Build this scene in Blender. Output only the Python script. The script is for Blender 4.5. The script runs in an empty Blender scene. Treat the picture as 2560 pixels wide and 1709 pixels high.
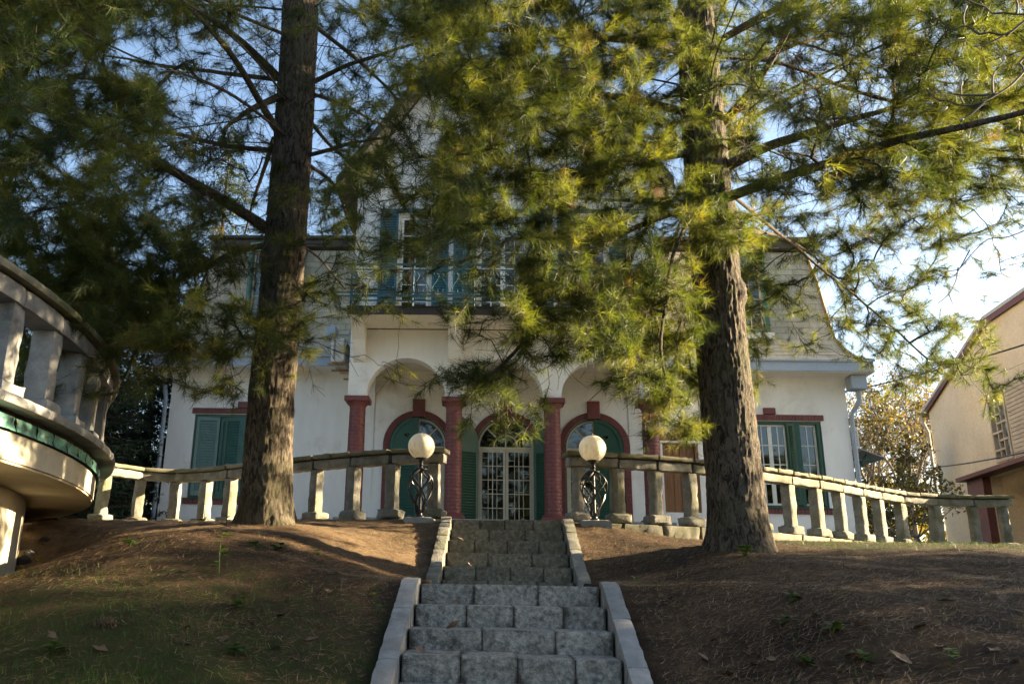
import bpy, bmesh, math, random
import numpy as np
from mathutils import Vector, Matrix, noise
from mathutils.geometry import tessellate_polygon
R = math.radians
PI = math.pi
rng = np.random.default_rng(7)
random.seed(7)
sc = bpy.context.scene
COL = sc.collection

# ------------------------------------------------------------------ camera, sky, sun, exposure
FPX, PITCH, ROLL, PX0, YAW, PY0 = 2108., 0.28383, 0.020827, 1105.5, -0.043746, 854.5
_c, _s = math.cos(PITCH), math.sin(PITCH)
_R0 = np.array([[1, 0, 0], [0, _s, -_c], [0, _c, _s]])
_cr, _sr = math.cos(ROLL), math.sin(ROLL)
_cy, _sy = math.cos(YAW), math.sin(YAW)
CAM = np.array([[_cr, -_sr, 0], [_sr, _cr, 0], [0, 0, 1]]) @ _R0 @ np.array([[_cy, -_sy, 0], [_sy, _cy, 0], [0, 0, 1]])
cam_d = bpy.data.cameras.new('camera')
cam = bpy.data.objects.new('camera', cam_d)
COL.objects.link(cam)
cam_d.sensor_width = 36
cam_d.lens = FPX / 2560 * 36
cam_d.shift_x = (1280 - PX0) / 2560
cam_d.clip_start, cam_d.clip_end = 0.05, 2000
mw = Matrix.Identity(4)
for i in range(3):
    mw[i][0] = CAM[0][i]
    mw[i][1] = -CAM[1][i]
    mw[i][2] = -CAM[2][i]
cam.matrix_world = mw
cam_d.dof.use_dof = True
cam_d.dof.focus_distance = 12.0
cam_d.dof.aperture_fstop = 4.0
sc.camera = cam

SUN_AZ, SUN_EL = R(11), R(15.5)          # azimuth from +X towards +Y
world = bpy.data.worlds.new('World')
sc.world = world
world.use_nodes = True
wn = world.node_tree.nodes
wl = world.node_tree.links
wn.clear()
wo = wn.new('ShaderNodeOutputWorld')
bg = wn.new('ShaderNodeBackground')
sky = wn.new('ShaderNodeTexSky')
sky.sky_type = 'NISHITA'
sky.sun_disc = False
sky.sun_elevation = SUN_EL
sky.sun_rotation = PI / 2 - SUN_AZ
sky.altitude = 200
sky.air_density = 1.0
sky.dust_density = 2.0
sky.ozone_density = 1.2
bg.inputs['Strength'].default_value = 0.05
wl.new(sky.outputs[0], bg.inputs['Color'])
wl.new(bg.outputs[0], wo.inputs['Surface'])
sun_d = bpy.data.lights.new('sun', 'SUN')
sun_d.energy = 5.0
sun_d.angle = R(0.55)
sun_d.color = (1.0, 0.80, 0.50)
sun = bpy.data.objects.new('sun', sun_d)
COL.objects.link(sun)
SDIR = Vector((math.cos(SUN_EL) * math.cos(SUN_AZ), math.cos(SUN_EL) * math.sin(SUN_AZ), math.sin(SUN_EL)))
sun.rotation_euler = SDIR.to_track_quat('Z', 'Y').to_euler()
sun.location = SDIR * 60
vs = sc.view_settings
sc.display_settings.display_device = 'sRGB'
vs.view_transform = 'Standard'
vs.look = 'None'
vs.exposure = 3.15
vs.gamma = 1
vs.use_curve_mapping = False
cy = sc.cycles
cy.use_denoising = True
cy.max_bounces = 7
cy.diffuse_bounces = 4
cy.transmission_bounces = 5
cy.transparent_max_bounces = 8
cy.sample_clamp_indirect = 4

# ------------------------------------------------------------------ measuring helpers
def ray(px, py):
    return CAM.T @ np.array([(px - PX0) / FPX, (py - PY0) / FPX, 1.0])
def atY(px, py, Y):
    d = ray(px, py)
    return Vector(d * Y / d[1])
def pxof(P):
    q = np.asarray(P, float) @ CAM.T
    return PX0 + FPX * q[..., 0] / q[..., 2], PY0 + FPX * q[..., 1] / q[..., 2], q[..., 2]

# ------------------------------------------------------------------ object helpers
ROOT = {}
def thing(name, label, cat, loc=(0, 0, 0), group=None):
    o = bpy.data.objects.new(name, None)
    COL.objects.link(o)
    o.location = loc
    o.empty_display_size = .2
    o['label'] = label
    o['category'] = cat
    if group:
        o['group'] = group
    ROOT[o.name] = Vector(loc)
    return o
def root_loc(parent):
    p = parent
    while p.parent:
        p = p.parent
    return Vector(p.location)
class MB:
    def __init__(s):
        s.v = []
        s.f = []
        s.m = []
    def add(s, vs_, fs_, mi=0):
        b = len(s.v)
        s.v.extend([tuple(v) for v in vs_])
        for f in fs_:
            s.f.append(tuple(i + b for i in f))
            s.m.append(mi)
    def box(s, x0, x1, y0, y1, z0, z1, mi=0):
        v = [(x0, y0, z0), (x1, y0, z0), (x1, y1, z0), (x0, y1, z0), (x0, y0, z1), (x1, y0, z1), (x1, y1, z1), (x0, y1, z1)]
        s.add(v, [(0, 3, 2, 1), (4, 5, 6, 7), (0, 1, 5, 4), (1, 2, 6, 5), (2, 3, 7, 6), (3, 0, 4, 7)], mi)
        return s
    def cbox(s, x0, x1, y0, y1, z0, z1, c=.01, mi=0):
        """box with chamfered edges"""
        v = []
        for x, sx in ((x0, 1), (x1, -1)):
            for y, sy in ((y0, 1), (y1, -1)):
                for z, sz in ((z0, 1), (z1, -1)):
                    v += [(x, y + sy * c, z + sz * c), (x + sx * c, y, z + sz * c), (x + sx * c, y + sy * c, z)]
        bm = bmesh.new()
        for p in v:
            bm.verts.new(p)
        r = bmesh.ops.convex_hull(bm, input=bm.verts)
        bm.verts.index_update()
        s.add([q.co for q in bm.verts], [[q.index for q in f.verts] for f in bm.faces], mi)
        bm.free()
        return s
    def hexa(s, p, mi=0):
        """8 corners: bottom 4 (ccw), top 4"""
        s.add(p, [(0, 3, 2, 1), (4, 5, 6, 7), (0, 1, 5, 4), (1, 2, 6, 5), (2, 3, 7, 6), (3, 0, 4, 7)], mi)
        return s
    def tube(s, pts, rad, k=8, mi=0, cap=True):
        pts = [Vector(p) for p in pts]
        n = len(pts)
        rad = [rad] * n if not hasattr(rad, '__len__') else rad
        up = Vector((0, 0, 1))
        rings = []
        t0 = (pts[1] - pts[0]).normalized()
        ref = up if abs(t0.z) < .9 else Vector((1, 0, 0))
        a = t0.cross(ref).normalized()
        for i in range(n):
            t = (pts[min(i + 1, n - 1)] - pts[max(i - 1, 0)]).normalized()
            a = (a - t * a.dot(t)).normalized()
            b = t.cross(a)
            rings.append([pts[i] + (a * math.cos(2 * PI * j / k) + b * math.sin(2 * PI * j / k)) * rad[i] for j in range(k)])
        vv = [p for r_ in rings for p in r_]
        ff = []
        for i in range(n - 1):
            for j in range(k):
                ff.append((i * k + j, i * k + (j + 1) % k, (i + 1) * k + (j + 1) % k, (i + 1) * k + j))
        if cap:
            ff.append(tuple(range(k - 1, -1, -1)))
            ff.append(tuple(range((n - 1) * k, n * k)))
        s.add(vv, ff, mi)
        return s
    def lathe(s, c, prof, k=24, mi=0):
        """prof: list of (r, z) from bottom to top"""
        vv = []
        ff = []
        for (r_, z) in prof:
            for j in range(k):
                a = 2 * PI * j / k
                vv.append((c[0] + r_ * math.cos(a), c[1] + r_ * math.sin(a), c[2] + z))
        for i in range(len(prof) - 1):
            for j in range(k):
                ff.append((i * k + j, i * k + (j + 1) % k, (i + 1) * k + (j + 1) % k, (i + 1) * k + j))
        ff.append(tuple(range(k - 1, -1, -1)))
        ff.append(tuple(range((len(prof) - 1) * k, len(prof) * k)))
        s.add(vv, ff, mi)
        return s
    def plate(s, loops, fmap, t, mi=0):
        """flat polygon with holes in (u,v); fmap(u,v,w) -> point; thickness t (w from 0 to t)"""
        tris = tessellate_polygon([[Vector((u, v, 0)) for u, v in l] for l in loops])
        flat = [p for l in loops for p in l]
        n = len(flat)
        vv = [fmap(u, v, 0) for u, v in flat] + [fmap(u, v, t) for u, v in flat]
        ff = []
        for a, b, c in tris:
            ff.append((a, b, c))
            ff.append((c + n, b + n, a + n))
        b0 = 0
        for l in loops:
            m = len(l)
            for i in range(m):
                j = (i + 1) % m
                ff.append((b0 + i, b0 + j, b0 + j + n, b0 + i + n))
            b0 += m
        s.add(vv, ff, mi)
        return s
    def mesh(s, name, mats, off=Vector((0, 0, 0)), smooth=False, recalc=True):
        me = bpy.data.meshes.new(name)
        me.from_pydata([(v[0] - off[0], v[1] - off[1], v[2] - off[2]) for v in s.v], [], s.f)
        for m in (mats if isinstance(mats, (list, tuple)) else [mats]):
            me.materials.append(m)
        if any(s.m):
            me.polygons.foreach_set('material_index', s.m)
        if recalc:
            bm = bmesh.new()
            bm.from_mesh(me)
            bmesh.ops.recalc_face_normals(bm, faces=bm.faces)
            bm.to_mesh(me)
            bm.free()
        if smooth:
            me.polygons.foreach_set('use_smooth', [True] * len(me.polygons))
            if smooth != 'all':
                me.set_sharp_from_angle(angle=R(38))
        me.update()
        return me
    def obj(s, name, mats, parent=None, smooth=False, kind=None, label=None, recalc=True):
        off = root_loc(parent) if parent else Vector((0, 0, 0))
        return link(name, s.mesh(name, mats, off, smooth, recalc), parent, kind, label)
def link(name, me, parent=None, kind=None, label=None, loc=None, rot=None):
    o = bpy.data.objects.new(name, me)
    COL.objects.link(o)
    if parent:
        o.parent = parent
    if kind:
        o['kind'] = kind
    if label:
        o['label'] = label
    if loc is not None:
        o.location = loc
    if rot is not None:
        o.rotation_euler = rot
    return o
def tag(o, label, cat, group=None):
    o['label'] = label
    o['category'] = cat
    if group:
        o['group'] = group
    return o
def mesh_np(name, V, F, mat, tint=None, smooth=False):
    """V (n,3) float, F (m,k) int"""
    me = bpy.data.meshes.new(name)
    n, (m, k) = len(V), F.shape
    me.vertices.add(n)
    me.vertices.foreach_set('co', np.ascontiguousarray(V, np.float32).ravel())
    me.loops.add(m * k)
    me.loops.foreach_set('vertex_index', np.ascontiguousarray(F, np.int32).ravel())
    me.polygons.add(m)
    me.polygons.foreach_set('loop_start', np.arange(0, m * k, k, dtype=np.int32))
    if smooth:
        me.polygons.foreach_set('use_smooth', np.ones(m, bool))
    me.materials.append(mat)
    me.update(calc_edges=True)
    if tint is not None:
        at = me.attributes.new('tint', 'FLOAT', 'POINT')
        at.data.foreach_set('value', np.ascontiguousarray(tint, np.float32))
    return me

# ------------------------------------------------------------------ materials
def nt(name):
    m = bpy.data.materials.new(name)
    m.use_nodes = True
    n = m.node_tree.nodes
    return m, n, m.node_tree.links, n['Principled BSDF']
def noise_node(n, l, scale, detail=5, rough=.6, vec=None, dist=0.0, stretch=None, coord='pos'):
    t = n.new('ShaderNodeTexNoise')
    t.inputs['Scale'].default_value = scale
    t.inputs['Detail'].default_value = detail
    t.inputs['Roughness'].default_value = rough
    t.inputs['Distortion'].default_value = dist
    g = n.new('ShaderNodeNewGeometry')
    src = g.outputs['Position']
    if stretch:
        mp = n.new('ShaderNodeMapping')
        mp.inputs['Scale'].default_value = stretch
        l.new(src, mp.inputs['Vector'])
        src = mp.outputs[0]
    l.new(src, t.inputs['Vector'])
    return t
def ramp(n, l, src, stops):
    r_ = n.new('ShaderNodeValToRGB')
    e = r_.color_ramp.elements
    while len(e) < len(stops):
        e.new(.5)
    for i, (p, c) in enumerate(stops):
        e[i].position = p
        e[i].color = (*c, 1) if len(c) == 3 else c
    l.new(src, r_.inputs['Fac'])
    return r_
def mixc(n, l, fac, a, b, mode='MIX'):
    m = n.new('ShaderNodeMix')
    m.data_type = 'RGBA'
    m.blend_type = mode
    if isinstance(fac, (int, float)):
        m.inputs['Factor'].default_value = fac
    else:
        l.new(fac, m.inputs['Factor'])
    for s_, idx in ((a, 6), (b, 7)):
        if isinstance(s_, tuple):
            m.inputs[idx].default_value = (*s_, 1)
        else:
            l.new(s_, m.inputs[idx])
    return m.outputs[2]
def bump(n, l, bsdf, hs, strength=.4, dist=.01):
    b = n.new('ShaderNodeBump')
    b.inputs['Strength'].default_value = strength
    b.inputs['Distance'].default_value = dist
    l.new(hs, b.inputs['Height'])
    l.new(b.outputs[0], bsdf.inputs['Normal'])
    return b
def gray(v):
    return (v, v, v)
def surf(name, base, dark=None, scale=3., rough=.7, bscale=60., bstr=.3, bdist=.004, stain=None, stain_scale=1.2, stain_amt=(.5, .7),
         stretch=None, rand=.0, metallic=0., spec=.4, fine=None, grime=None):
    """general weathered surface: base<->dark by noise, optional stain colour, fine grain bump, per object tone"""
    m, n, l, b = nt(name)
    dark = dark or tuple(c * .7 for c in base)
    t = noise_node(n, l, scale, 6, .65, stretch=stretch)
    r_ = ramp(n, l, t.outputs[0], [(.3, dark), (.68, base)])
    c = r_.outputs[0]
    if stain:
        t2 = noise_node(n, l, stain_scale, 6, .7, dist=.4)
        r2 = ramp(n, l, t2.outputs[0], [(stain_amt[0], gray(0)), (stain_amt[1], gray(1))])
        c = mixc(n, l, r2.outputs[0], c, stain)
    if fine:
        t4 = noise_node(n, l, fine[0], 3, .6)
        r4 = ramp(n, l, t4.outputs[0], [(.35, gray(1 - fine[1])), (.65, gray(1))])
        c = mixc(n, l, 1.0, c, r4.outputs[0], 'MULTIPLY')
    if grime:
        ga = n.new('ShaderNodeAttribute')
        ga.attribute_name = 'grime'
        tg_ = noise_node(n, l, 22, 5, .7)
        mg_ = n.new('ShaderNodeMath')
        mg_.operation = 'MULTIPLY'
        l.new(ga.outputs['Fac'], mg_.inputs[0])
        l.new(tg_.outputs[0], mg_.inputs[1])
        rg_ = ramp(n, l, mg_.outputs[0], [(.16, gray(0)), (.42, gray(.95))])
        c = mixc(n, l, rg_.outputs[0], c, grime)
    if rand:
        oi = n.new('ShaderNodeObjectInfo')
        mr = n.new('ShaderNodeMapRange')
        mr.inputs['To Min'].default_value = 1 - rand
        mr.inputs['To Max'].default_value = 1 + rand * .5
        l.new(oi.outputs['Random'], mr.inputs['Value'])
        cb = n.new('ShaderNodeCombineColor')
        for i in range(3):
            l.new(mr.outputs[0], cb.inputs[i])
        c = mixc(n, l, 1.0, c, cb.outputs[0], 'MULTIPLY')
    l.new(c, b.inputs['Base Color'])
    b.inputs['Roughness'].default_value = rough
    b.inputs['Metallic'].default_value = metallic
    b.inputs['Specular IOR Level'].default_value = spec
    if bstr:
        t3 = noise_node(n, l, bscale, 6, .7)
        bump(n, l, b, t3.outputs[0], bstr, bdist)
    return m
M = {}
M['stucco'] = surf('white_stucco', (.82, .80, .76), (.70, .68, .64), 2.4, .9, 90, .5, .006, stain=(.55, .51, .44), stain_scale=1.1, stain_amt=(.54, .78), stretch=(1, 1, .22), fine=(160, .12))
M['stucco_in'] = surf('porch_plaster', (.78, .73, .62), (.68, .63, .52), 1.2, .9, 70, .35, .005, stain=(.62, .42, .16), stain_scale=.55, stain_amt=(.66, .68))
M['siding'] = surf('pale_plaster', (.66, .67, .67), (.54, .54, .54), 1.5, .85, 60, .3, .004)
M['red'] = surf('painted_red_brick', (.165, .047, .042), (.115, .034, .031), 4, .55, 80, .35, .003, rand=.14)
M['red_joint'] = surf('painted_joint', (.125, .036, .032), None, 8, .8, 80, .3)
M['green'] = surf('dark_green_paint', (.018, .075, .045), (.012, .05, .03), 5, .42, 90, .15, .002)
M['teal'] = surf('weathered_green_paint', (.045, .135, .105), (.03, .095, .075), 5, .5, 90, .2, .002, fine=(40, .25))
M['palegreen'] = surf('faded_green_paint', (.14, .22, .20), (.09, .17, .15), 5, .55, 90, .2, .002)
M['bluegreen'] = surf('blue_green_paint', (.022, .085, .105), (.016, .06, .075), 6, .45, 80, .15, .002)
M['cream'] = surf('cream_window_paint', (.55, .50, .39), (.45, .40, .30), 6, .5, 80, .15, .002)
M['whitewood'] = surf('white_window_paint', (.66, .66, .62), (.56, .55, .5), 6, .5, 80, .15, .002)
M['brownwood'] = surf('varnished_brown_wood', (.26, .12, .045), (.13, .055, .022), 3, .4, 60, .2, .003, stretch=(14, 14, .8))
M['fascia'] = surf('dark_brown_fascia', (.035, .022, .018), (.02, .013, .011), 4, .6)
M['tile'] = surf('fibre_cement_shingle', (.54, .47, .35), (.36, .31, .22), 2.2, .8, 90, .3, .003, stain=(.36, .20, .10), stain_scale=.75, stain_amt=(.62, .85), stretch=(1.6, 1, .4), rand=.16, fine=(60, .15))
M['underlay'] = surf('roof_underlay', (.07, .06, .05), None, 5, .9)
M['gutter'] = surf('blue_grey_sheet_metal', (.30, .35, .41), (.24, .28, .34), 1.5, .45, 20, .1, .004, spec=.5)
M['roofdark'] = surf('dark_roof_felt', (.09, .075, .06), (.05, .042, .035), 3, .9)
M['rooftile'] = surf('brown_roof_tile', (.36, .25, .15), (.20, .14, .09), 5, .85, 50, .4, .006, rand=.2)
M['stone'] = surf('grey_granite', (.50, .475, .42), (.10, .094, .082), 30, .9, 60, 1.0, .02, stain=(.07, .062, .05), stain_scale=9, stain_amt=(.52, .70), rand=.2, fine=(150, .45), grime=(.045, .038, .028))
M['stonetop'] = surf('smooth_granite', (.29, .288, .28), (.16, .158, .15), 7, .85, 90, .5, .005, stain=(.10, .095, .085), stain_scale=2.4, stain_amt=(.56, .74), rand=.18, fine=(240, .35))
M['stonestep'] = surf('brownish_granite', (.32, .285, .215), (.08, .07, .05), 28, .9, 60, 1.0, .02, stain=(.11, .10, .055), stain_scale=5, stain_amt=(.48, .74), rand=.22, fine=(150, .4), grime=(.05, .042, .028))
M['stonemoss'] = surf('mossy_granite', (.30, .285, .25), (.13, .125, .105), 9, .88, 55, 1.0, .015, stain=(.12, .118, .055), stain_scale=1.9, stain_amt=(.46, .68), rand=.18, fine=(200, .35))
M['stoneweathered'] = surf('weathered_granite_top', (.24, .22, .16), (.14, .13, .09), 4, .88, 60, .8, .008, stain=(.10, .10, .035), stain_scale=1.5, stain_amt=(.46, .66), rand=.15, fine=(180, .4))  # yellowish weathered granite of the cap and kerb stones
M['mortar'] = surf('dark_mortar', (.028, .024, .020), (.016, .014, .012), 9, .95, 60, .5)
M['drum'] = surf('cream_render', (.45, .41, .32), (.34, .31, .24), 2.5, .8, 70, .45, .005, stain=(.25, .22, .17), stain_scale=2.2, stain_amt=(.52, .8), stretch=(1, 1, .3), fine=(120, .2))
M['drumunder'] = surf('stained_soffit', (.42, .37, .27), (.33, .27, .17), 1.2, .85, 60, .35, .004, stain=(.32, .12, .03), stain_scale=.9, stain_amt=(.55, .75))
M['copper'] = surf('verdigris_copper', (.14, .33, .27), (.07, .17, .14), 6, .45, 16, .7, .02, stain=(.07, .06, .04), stain_scale=4, stain_amt=(.58, .66), metallic=.25, spec=.6)
M['iron'] = surf('black_wrought_iron', (.018, .018, .020), (.010, .010, .011), 20, .42, 120, .2, .002, metallic=.4, spec=.6)
M['ac'] = surf('off_white_casing', (.55, .54, .50), (.42, .41, .37), 6, .5, 80, .1, .002, stain=(.3, .24, .16), stain_scale=5, stain_amt=(.6, .75))
M['black'] = surf('black_plastic', (.012, .012, .013), None, 10, .6)
M['rust'] = surf('rusty_bracket', (.30, .20, .09), (.16, .09, .04), 12, .8)
M['beige'] = surf('beige_render', (.58, .51, .40), (.48, .41, .31), .9, .9, 50, .4, .008, stain=(.52, .40, .20), stain_scale=.7, stain_amt=(.54, .72), fine=(14, .16))
M['darkred'] = surf('dark_red_boards', (.115, .035, .03), (.07, .022, .02), 3, .6)
M['slat'] = surf('weathered_grey_board', (.40, .35, .28), (.29, .25, .2), 3, .8, 40, .3, .004, rand=.1)
M['greytin'] = surf('grey_tin', (.34, .35, .37), (.26, .27, .28), 2, .5)
M['cable'] = surf('black_cable', (.02, .02, .022), None, 9, .6)
M['curtain'] = surf('dull_curtain', (.060, .052, .042), (.03, .027, .022), 6, .9, stretch=(12, 1, .6))
M['blind'] = surf('tan_blind', (.36, .27, .16), (.30, .22, .13), 3, .9)
M['interior'] = surf('dim_room', (.05, .045, .04), None, 2, .9)
M['cone'] = surf('pine_cone_scales', (.14, .085, .05), (.06, .035, .022), 40, .8)
M['deadleaf'] = surf('dry_leaf', (.17, .105, .06), (.085, .05, .028), 25, .7, 90, .3, .003, rand=.45)
M['budgrey'] = surf('furry_bud', (.30, .29, .25), (.2, .19, .16), 40, .9)
M['twigdark'] = surf('dark_twig_bark', (.07, .055, .045), (.04, .03, .025), 20, .8)
M['twigpale'] = surf('pale_twig_bark', (.17, .135, .10), (.10, .08, .06), 10, .85)
def bark(name, base, dark, moss):
    m, n, l, b = nt(name)
    t = noise_node(n, l, 24, 6, .7, stretch=(1, 1, .28), dist=.9)
    r_ = ramp(n, l, t.outputs[0], [(.42, dark), (.56, base)])
    t2 = noise_node(n, l, 1.6, 5, .6)
    r2 = ramp(n, l, t2.outputs[0], [(.48, gray(0)), (.72, gray(.75))])
    c = mixc(n, l, r2.outputs[0], r_.outputs[0], moss)
    t3 = noise_node(n, l, 90, 4, .6)
    r3 = ramp(n, l, t3.outputs[0], [(.3, gray(.65)), (.7, gray(1))])
    c = mixc(n, l, 1.0, c, r3.outputs[0], 'MULTIPLY')
    l.new(c, b.inputs['Base Color'])
    b.inputs['Roughness'].default_value = .9
    b.inputs['Specular IOR Level'].default_value = .2
    t4 = noise_node(n, l, 32, 8, .75, stretch=(1, 1, .35), dist=.5)
    bump(n, l, b, t4.outputs[0], 1.0, .03)
    return m
M['bark'] = bark('pine_bark', (.125, .100, .075), (.018, .013, .010), (.060, .058, .024))
M['limb'] = bark('limb_bark', (.120, .090, .066), (.04, .030, .022), (.07, .06, .035))
def leafmat(name, stops, trans=.45, tr_gain=(1.25, 1.25, .55), rough=.5, spec=.25):
    m, n, l, b = nt(name)
    out = n['Material Output']
    a = n.new('ShaderNodeAttribute')
    a.attribute_name = 'tint'
    r_ = ramp(n, l, a.outputs['Fac'], stops)
    l.new(r_.outputs[0], b.inputs['Base Color'])
    b.inputs['Roughness'].default_value = rough
    b.inputs['Specular IOR Level'].default_value = spec
    tr = n.new('ShaderNodeBsdfTranslucent')
    c2 = mixc(n, l, 1.0, r_.outputs[0], tuple(tr_gain), 'MULTIPLY')
    l.new(c2, tr.inputs['Color'])
    mx = n.new('ShaderNodeMixShader')
    mx.inputs[0].default_value = trans
    l.new(b.outputs[0], mx.inputs[1])
    l.new(tr.outputs[0], mx.inputs[2])
    l.new(mx.outputs[0], out.inputs['Surface'])
    return m
GREENS = [(0, (.018, .030, .010)), (.45, (.066, .080, .017)), (.80, (.150, .150, .032)), (.93, (.17, .15, .05)), (1.0, (.19, .10, .04))]
M['needle'] = leafmat('pine_needles', GREENS, .45, (1.55, 1.65, .6))
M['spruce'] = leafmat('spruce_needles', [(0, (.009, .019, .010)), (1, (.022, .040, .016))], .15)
M['autumn'] = leafmat('autumn_leaves', [(0, (.05, .055, .018)), (.45, (.11, .095, .025)), (.75, (.22, .145, .025)), (1, (.34, .20, .03))], .4, (1.2, 1.1, .5))
M['grass'] = leafmat('grass_blades', [(0, (.030, .060, .012)), (.7, (.060, .105, .018)), (1, (.15, .13, .06))], .35)
M['weed'] = leafmat('weed_leaves', [(0, (.028, .060, .016)), (.6, (.060, .105, .022)), (1, (.42, .33, .02))], .4)
M['litter'] = leafmat('fallen_needles', [(0, (.060, .030, .015)), (.5, (.14, .083, .043)), (.85, (.25, .155, .080)), (1, (.36, .26, .15))], .1)
def glassmat(name, tint, rough=.03, thru=.6):
    m, n, l, b = nt(name)
    out = n['Material Output']
    tr = n.new('ShaderNodeBsdfTransparent')
    tr.inputs[0].default_value = (*tint, 1)
    gl = n.new('ShaderNodeBsdfGlossy')
    gl.inputs['Roughness'].default_value = rough
    gl.inputs['Color'].default_value = (.9, .92, .95, 1)
    fr = n.new('ShaderNodeFresnel')
    fr.inputs['IOR'].default_value = 1.75
    t = noise_node(n, l, 1.7, 2, .5)
    bp = n.new('ShaderNodeBump')
    bp.inputs['Strength'].default_value = .12
    bp.inputs['Distance'].default_value = .02
    l.new(t.outputs[0], bp.inputs['Height'])
    l.new(bp.outputs[0], gl.inputs['Normal'])
    mx = n.new('ShaderNodeMixShader')
    l.new(fr.outputs[0], mx.inputs[0])
    l.new(tr.outputs[0], mx.inputs[1])
    l.new(gl.outputs[0], mx.inputs[2])
    l.new(mx.outputs[0], out.inputs['Surface'])
    return m
M['glass'] = glassmat('window_glass', (.55, .58, .56))
def globemat():
    m, n, l, b = nt('milky_globe')
    out = n['Material Output']
    t = noise_node(n, l, 30, 5, .7, stretch=(1, 1, .25))
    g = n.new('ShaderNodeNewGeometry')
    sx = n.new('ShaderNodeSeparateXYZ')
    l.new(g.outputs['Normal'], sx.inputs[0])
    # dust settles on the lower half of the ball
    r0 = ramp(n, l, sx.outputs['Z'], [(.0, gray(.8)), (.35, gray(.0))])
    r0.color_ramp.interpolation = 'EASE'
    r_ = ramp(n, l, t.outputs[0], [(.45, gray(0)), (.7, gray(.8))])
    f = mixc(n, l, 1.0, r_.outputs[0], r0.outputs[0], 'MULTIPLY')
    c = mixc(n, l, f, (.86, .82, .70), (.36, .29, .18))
    l.new(c, b.inputs['Base Color'])
    b.inputs['Roughness'].default_value = .3
    tr = n.new('ShaderNodeBsdfTranslucent')
    l.new(c, tr.inputs['Color'])
    mx = n.new('ShaderNodeMixShader')
    mx.inputs[0].default_value = .35
    l.new(b.outputs[0], mx.inputs[1])
    l.new(tr.outputs[0], mx.inputs[2])
    l.new(mx.outputs[0], out.inputs['Surface'])
    return m
M['globe'] = globemat()
def soilmat():
    m, n, l, b = nt('soil_and_needle_duff')
    t = noise_node(n, l, 2.2, 7, .7)
    r_ = ramp(n, l, t.outputs[0], [(.3, (.022, .015, .011)), (.5, (.054, .035, .021)), (.7, (.10, .062, .035))])
    t2 = noise_node(n, l, 55, 6, .75, stretch=(1, .55, 1))
    r2 = ramp(n, l, t2.outputs[0], [(.3, gray(.4)), (.68, gray(1.25))])
    c = mixc(n, l, 1.0, r_.outputs[0], r2.outputs[0], 'MULTIPLY')
    at = n.new('ShaderNodeAttribute')
    at.attribute_name = 'tint'
    t3 = noise_node(n, l, 9, 6, .75)
    ad = n.new('ShaderNodeMath')
    ad.operation = 'MULTIPLY'
    l.new(at.outputs['Fac'], ad.inputs[0])
    l.new(t3.outputs[0], ad.inputs[1])
    r3 = ramp(n, l, ad.outputs[0], [(.40, gray(0)), (.66, gray(.75))])
    c = mixc(n, l, r3.outputs[0], c, (.026, .042, .009))
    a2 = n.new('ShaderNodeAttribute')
    a2.attribute_name = 'sunlit_duff'
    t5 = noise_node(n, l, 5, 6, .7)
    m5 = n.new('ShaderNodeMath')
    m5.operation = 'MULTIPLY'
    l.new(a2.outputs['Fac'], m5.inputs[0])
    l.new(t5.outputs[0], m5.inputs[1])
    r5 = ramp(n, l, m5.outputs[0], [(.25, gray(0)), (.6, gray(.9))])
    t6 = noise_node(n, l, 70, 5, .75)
    r6 = ramp(n, l, t6.outputs[0], [(.3, (.085, .056, .033)), (.7, (.27, .19, .112))])  # paler needle colours that carry the painted sunlight of the crest
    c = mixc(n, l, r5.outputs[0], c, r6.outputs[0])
    l.new(c, b.inputs['Base Color'])
    b.inputs['Roughness'].default_value = .95
    b.inputs['Specular IOR Level'].default_value = .1
    t4 = noise_node(n, l, 38, 8, .8)
    bump(n, l, b, t4.outputs[0], .9, .03)
    return m
M['soil'] = soilmat()

# ------------------------------------------------------------------ the ground
def interp(y, tab):
    return np.interp(y, [a for a, _ in tab], [b for _, b in tab])
STAIR_LINE = [(-6, -1.95), (0, -1.75), (3, -1.10), (4.8, -.53), (6.25, .03), (8.2, .07), (8.8, .30), (9.9, .74), (10.4, .78), (60, .78)]
LEFT_LINE = [(-6, -1.9), (0, -1.5), (3, -.90), (4, -.52), (5, -.16), (6.5, .30), (8, .48), (9.2, .64), (10.3, .765), (12, .78), (60, .78)]
FARLEFT_LINE = [(-6, -1.9), (0, -1.6), (3, -1.0), (5, -.36), (6, -.07), (7, .12), (8.2, .37), (9.5, .62), (11, .765), (12, .78), (60, .78)]
RIGHT_LINE = [(-6, -1.9), (0, -1.5), (3, -.85), (4, -.46), (5.5, -.02), (7, .20), (8.8, .43), (10, .58), (12, .72), (14, .76), (60, .78)]
def axis_x(Y):
    return .355 + .031 * (Y - 9.91)
def sstep(t):
    t = np.clip(t, 0, 1)
    return t * t * (3 - 2 * t)
def smooth_tab(Y, tab):
    return (interp(Y - .35, tab) + interp(Y, tab) * 2 + interp(Y + .35, tab)) / 4
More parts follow.
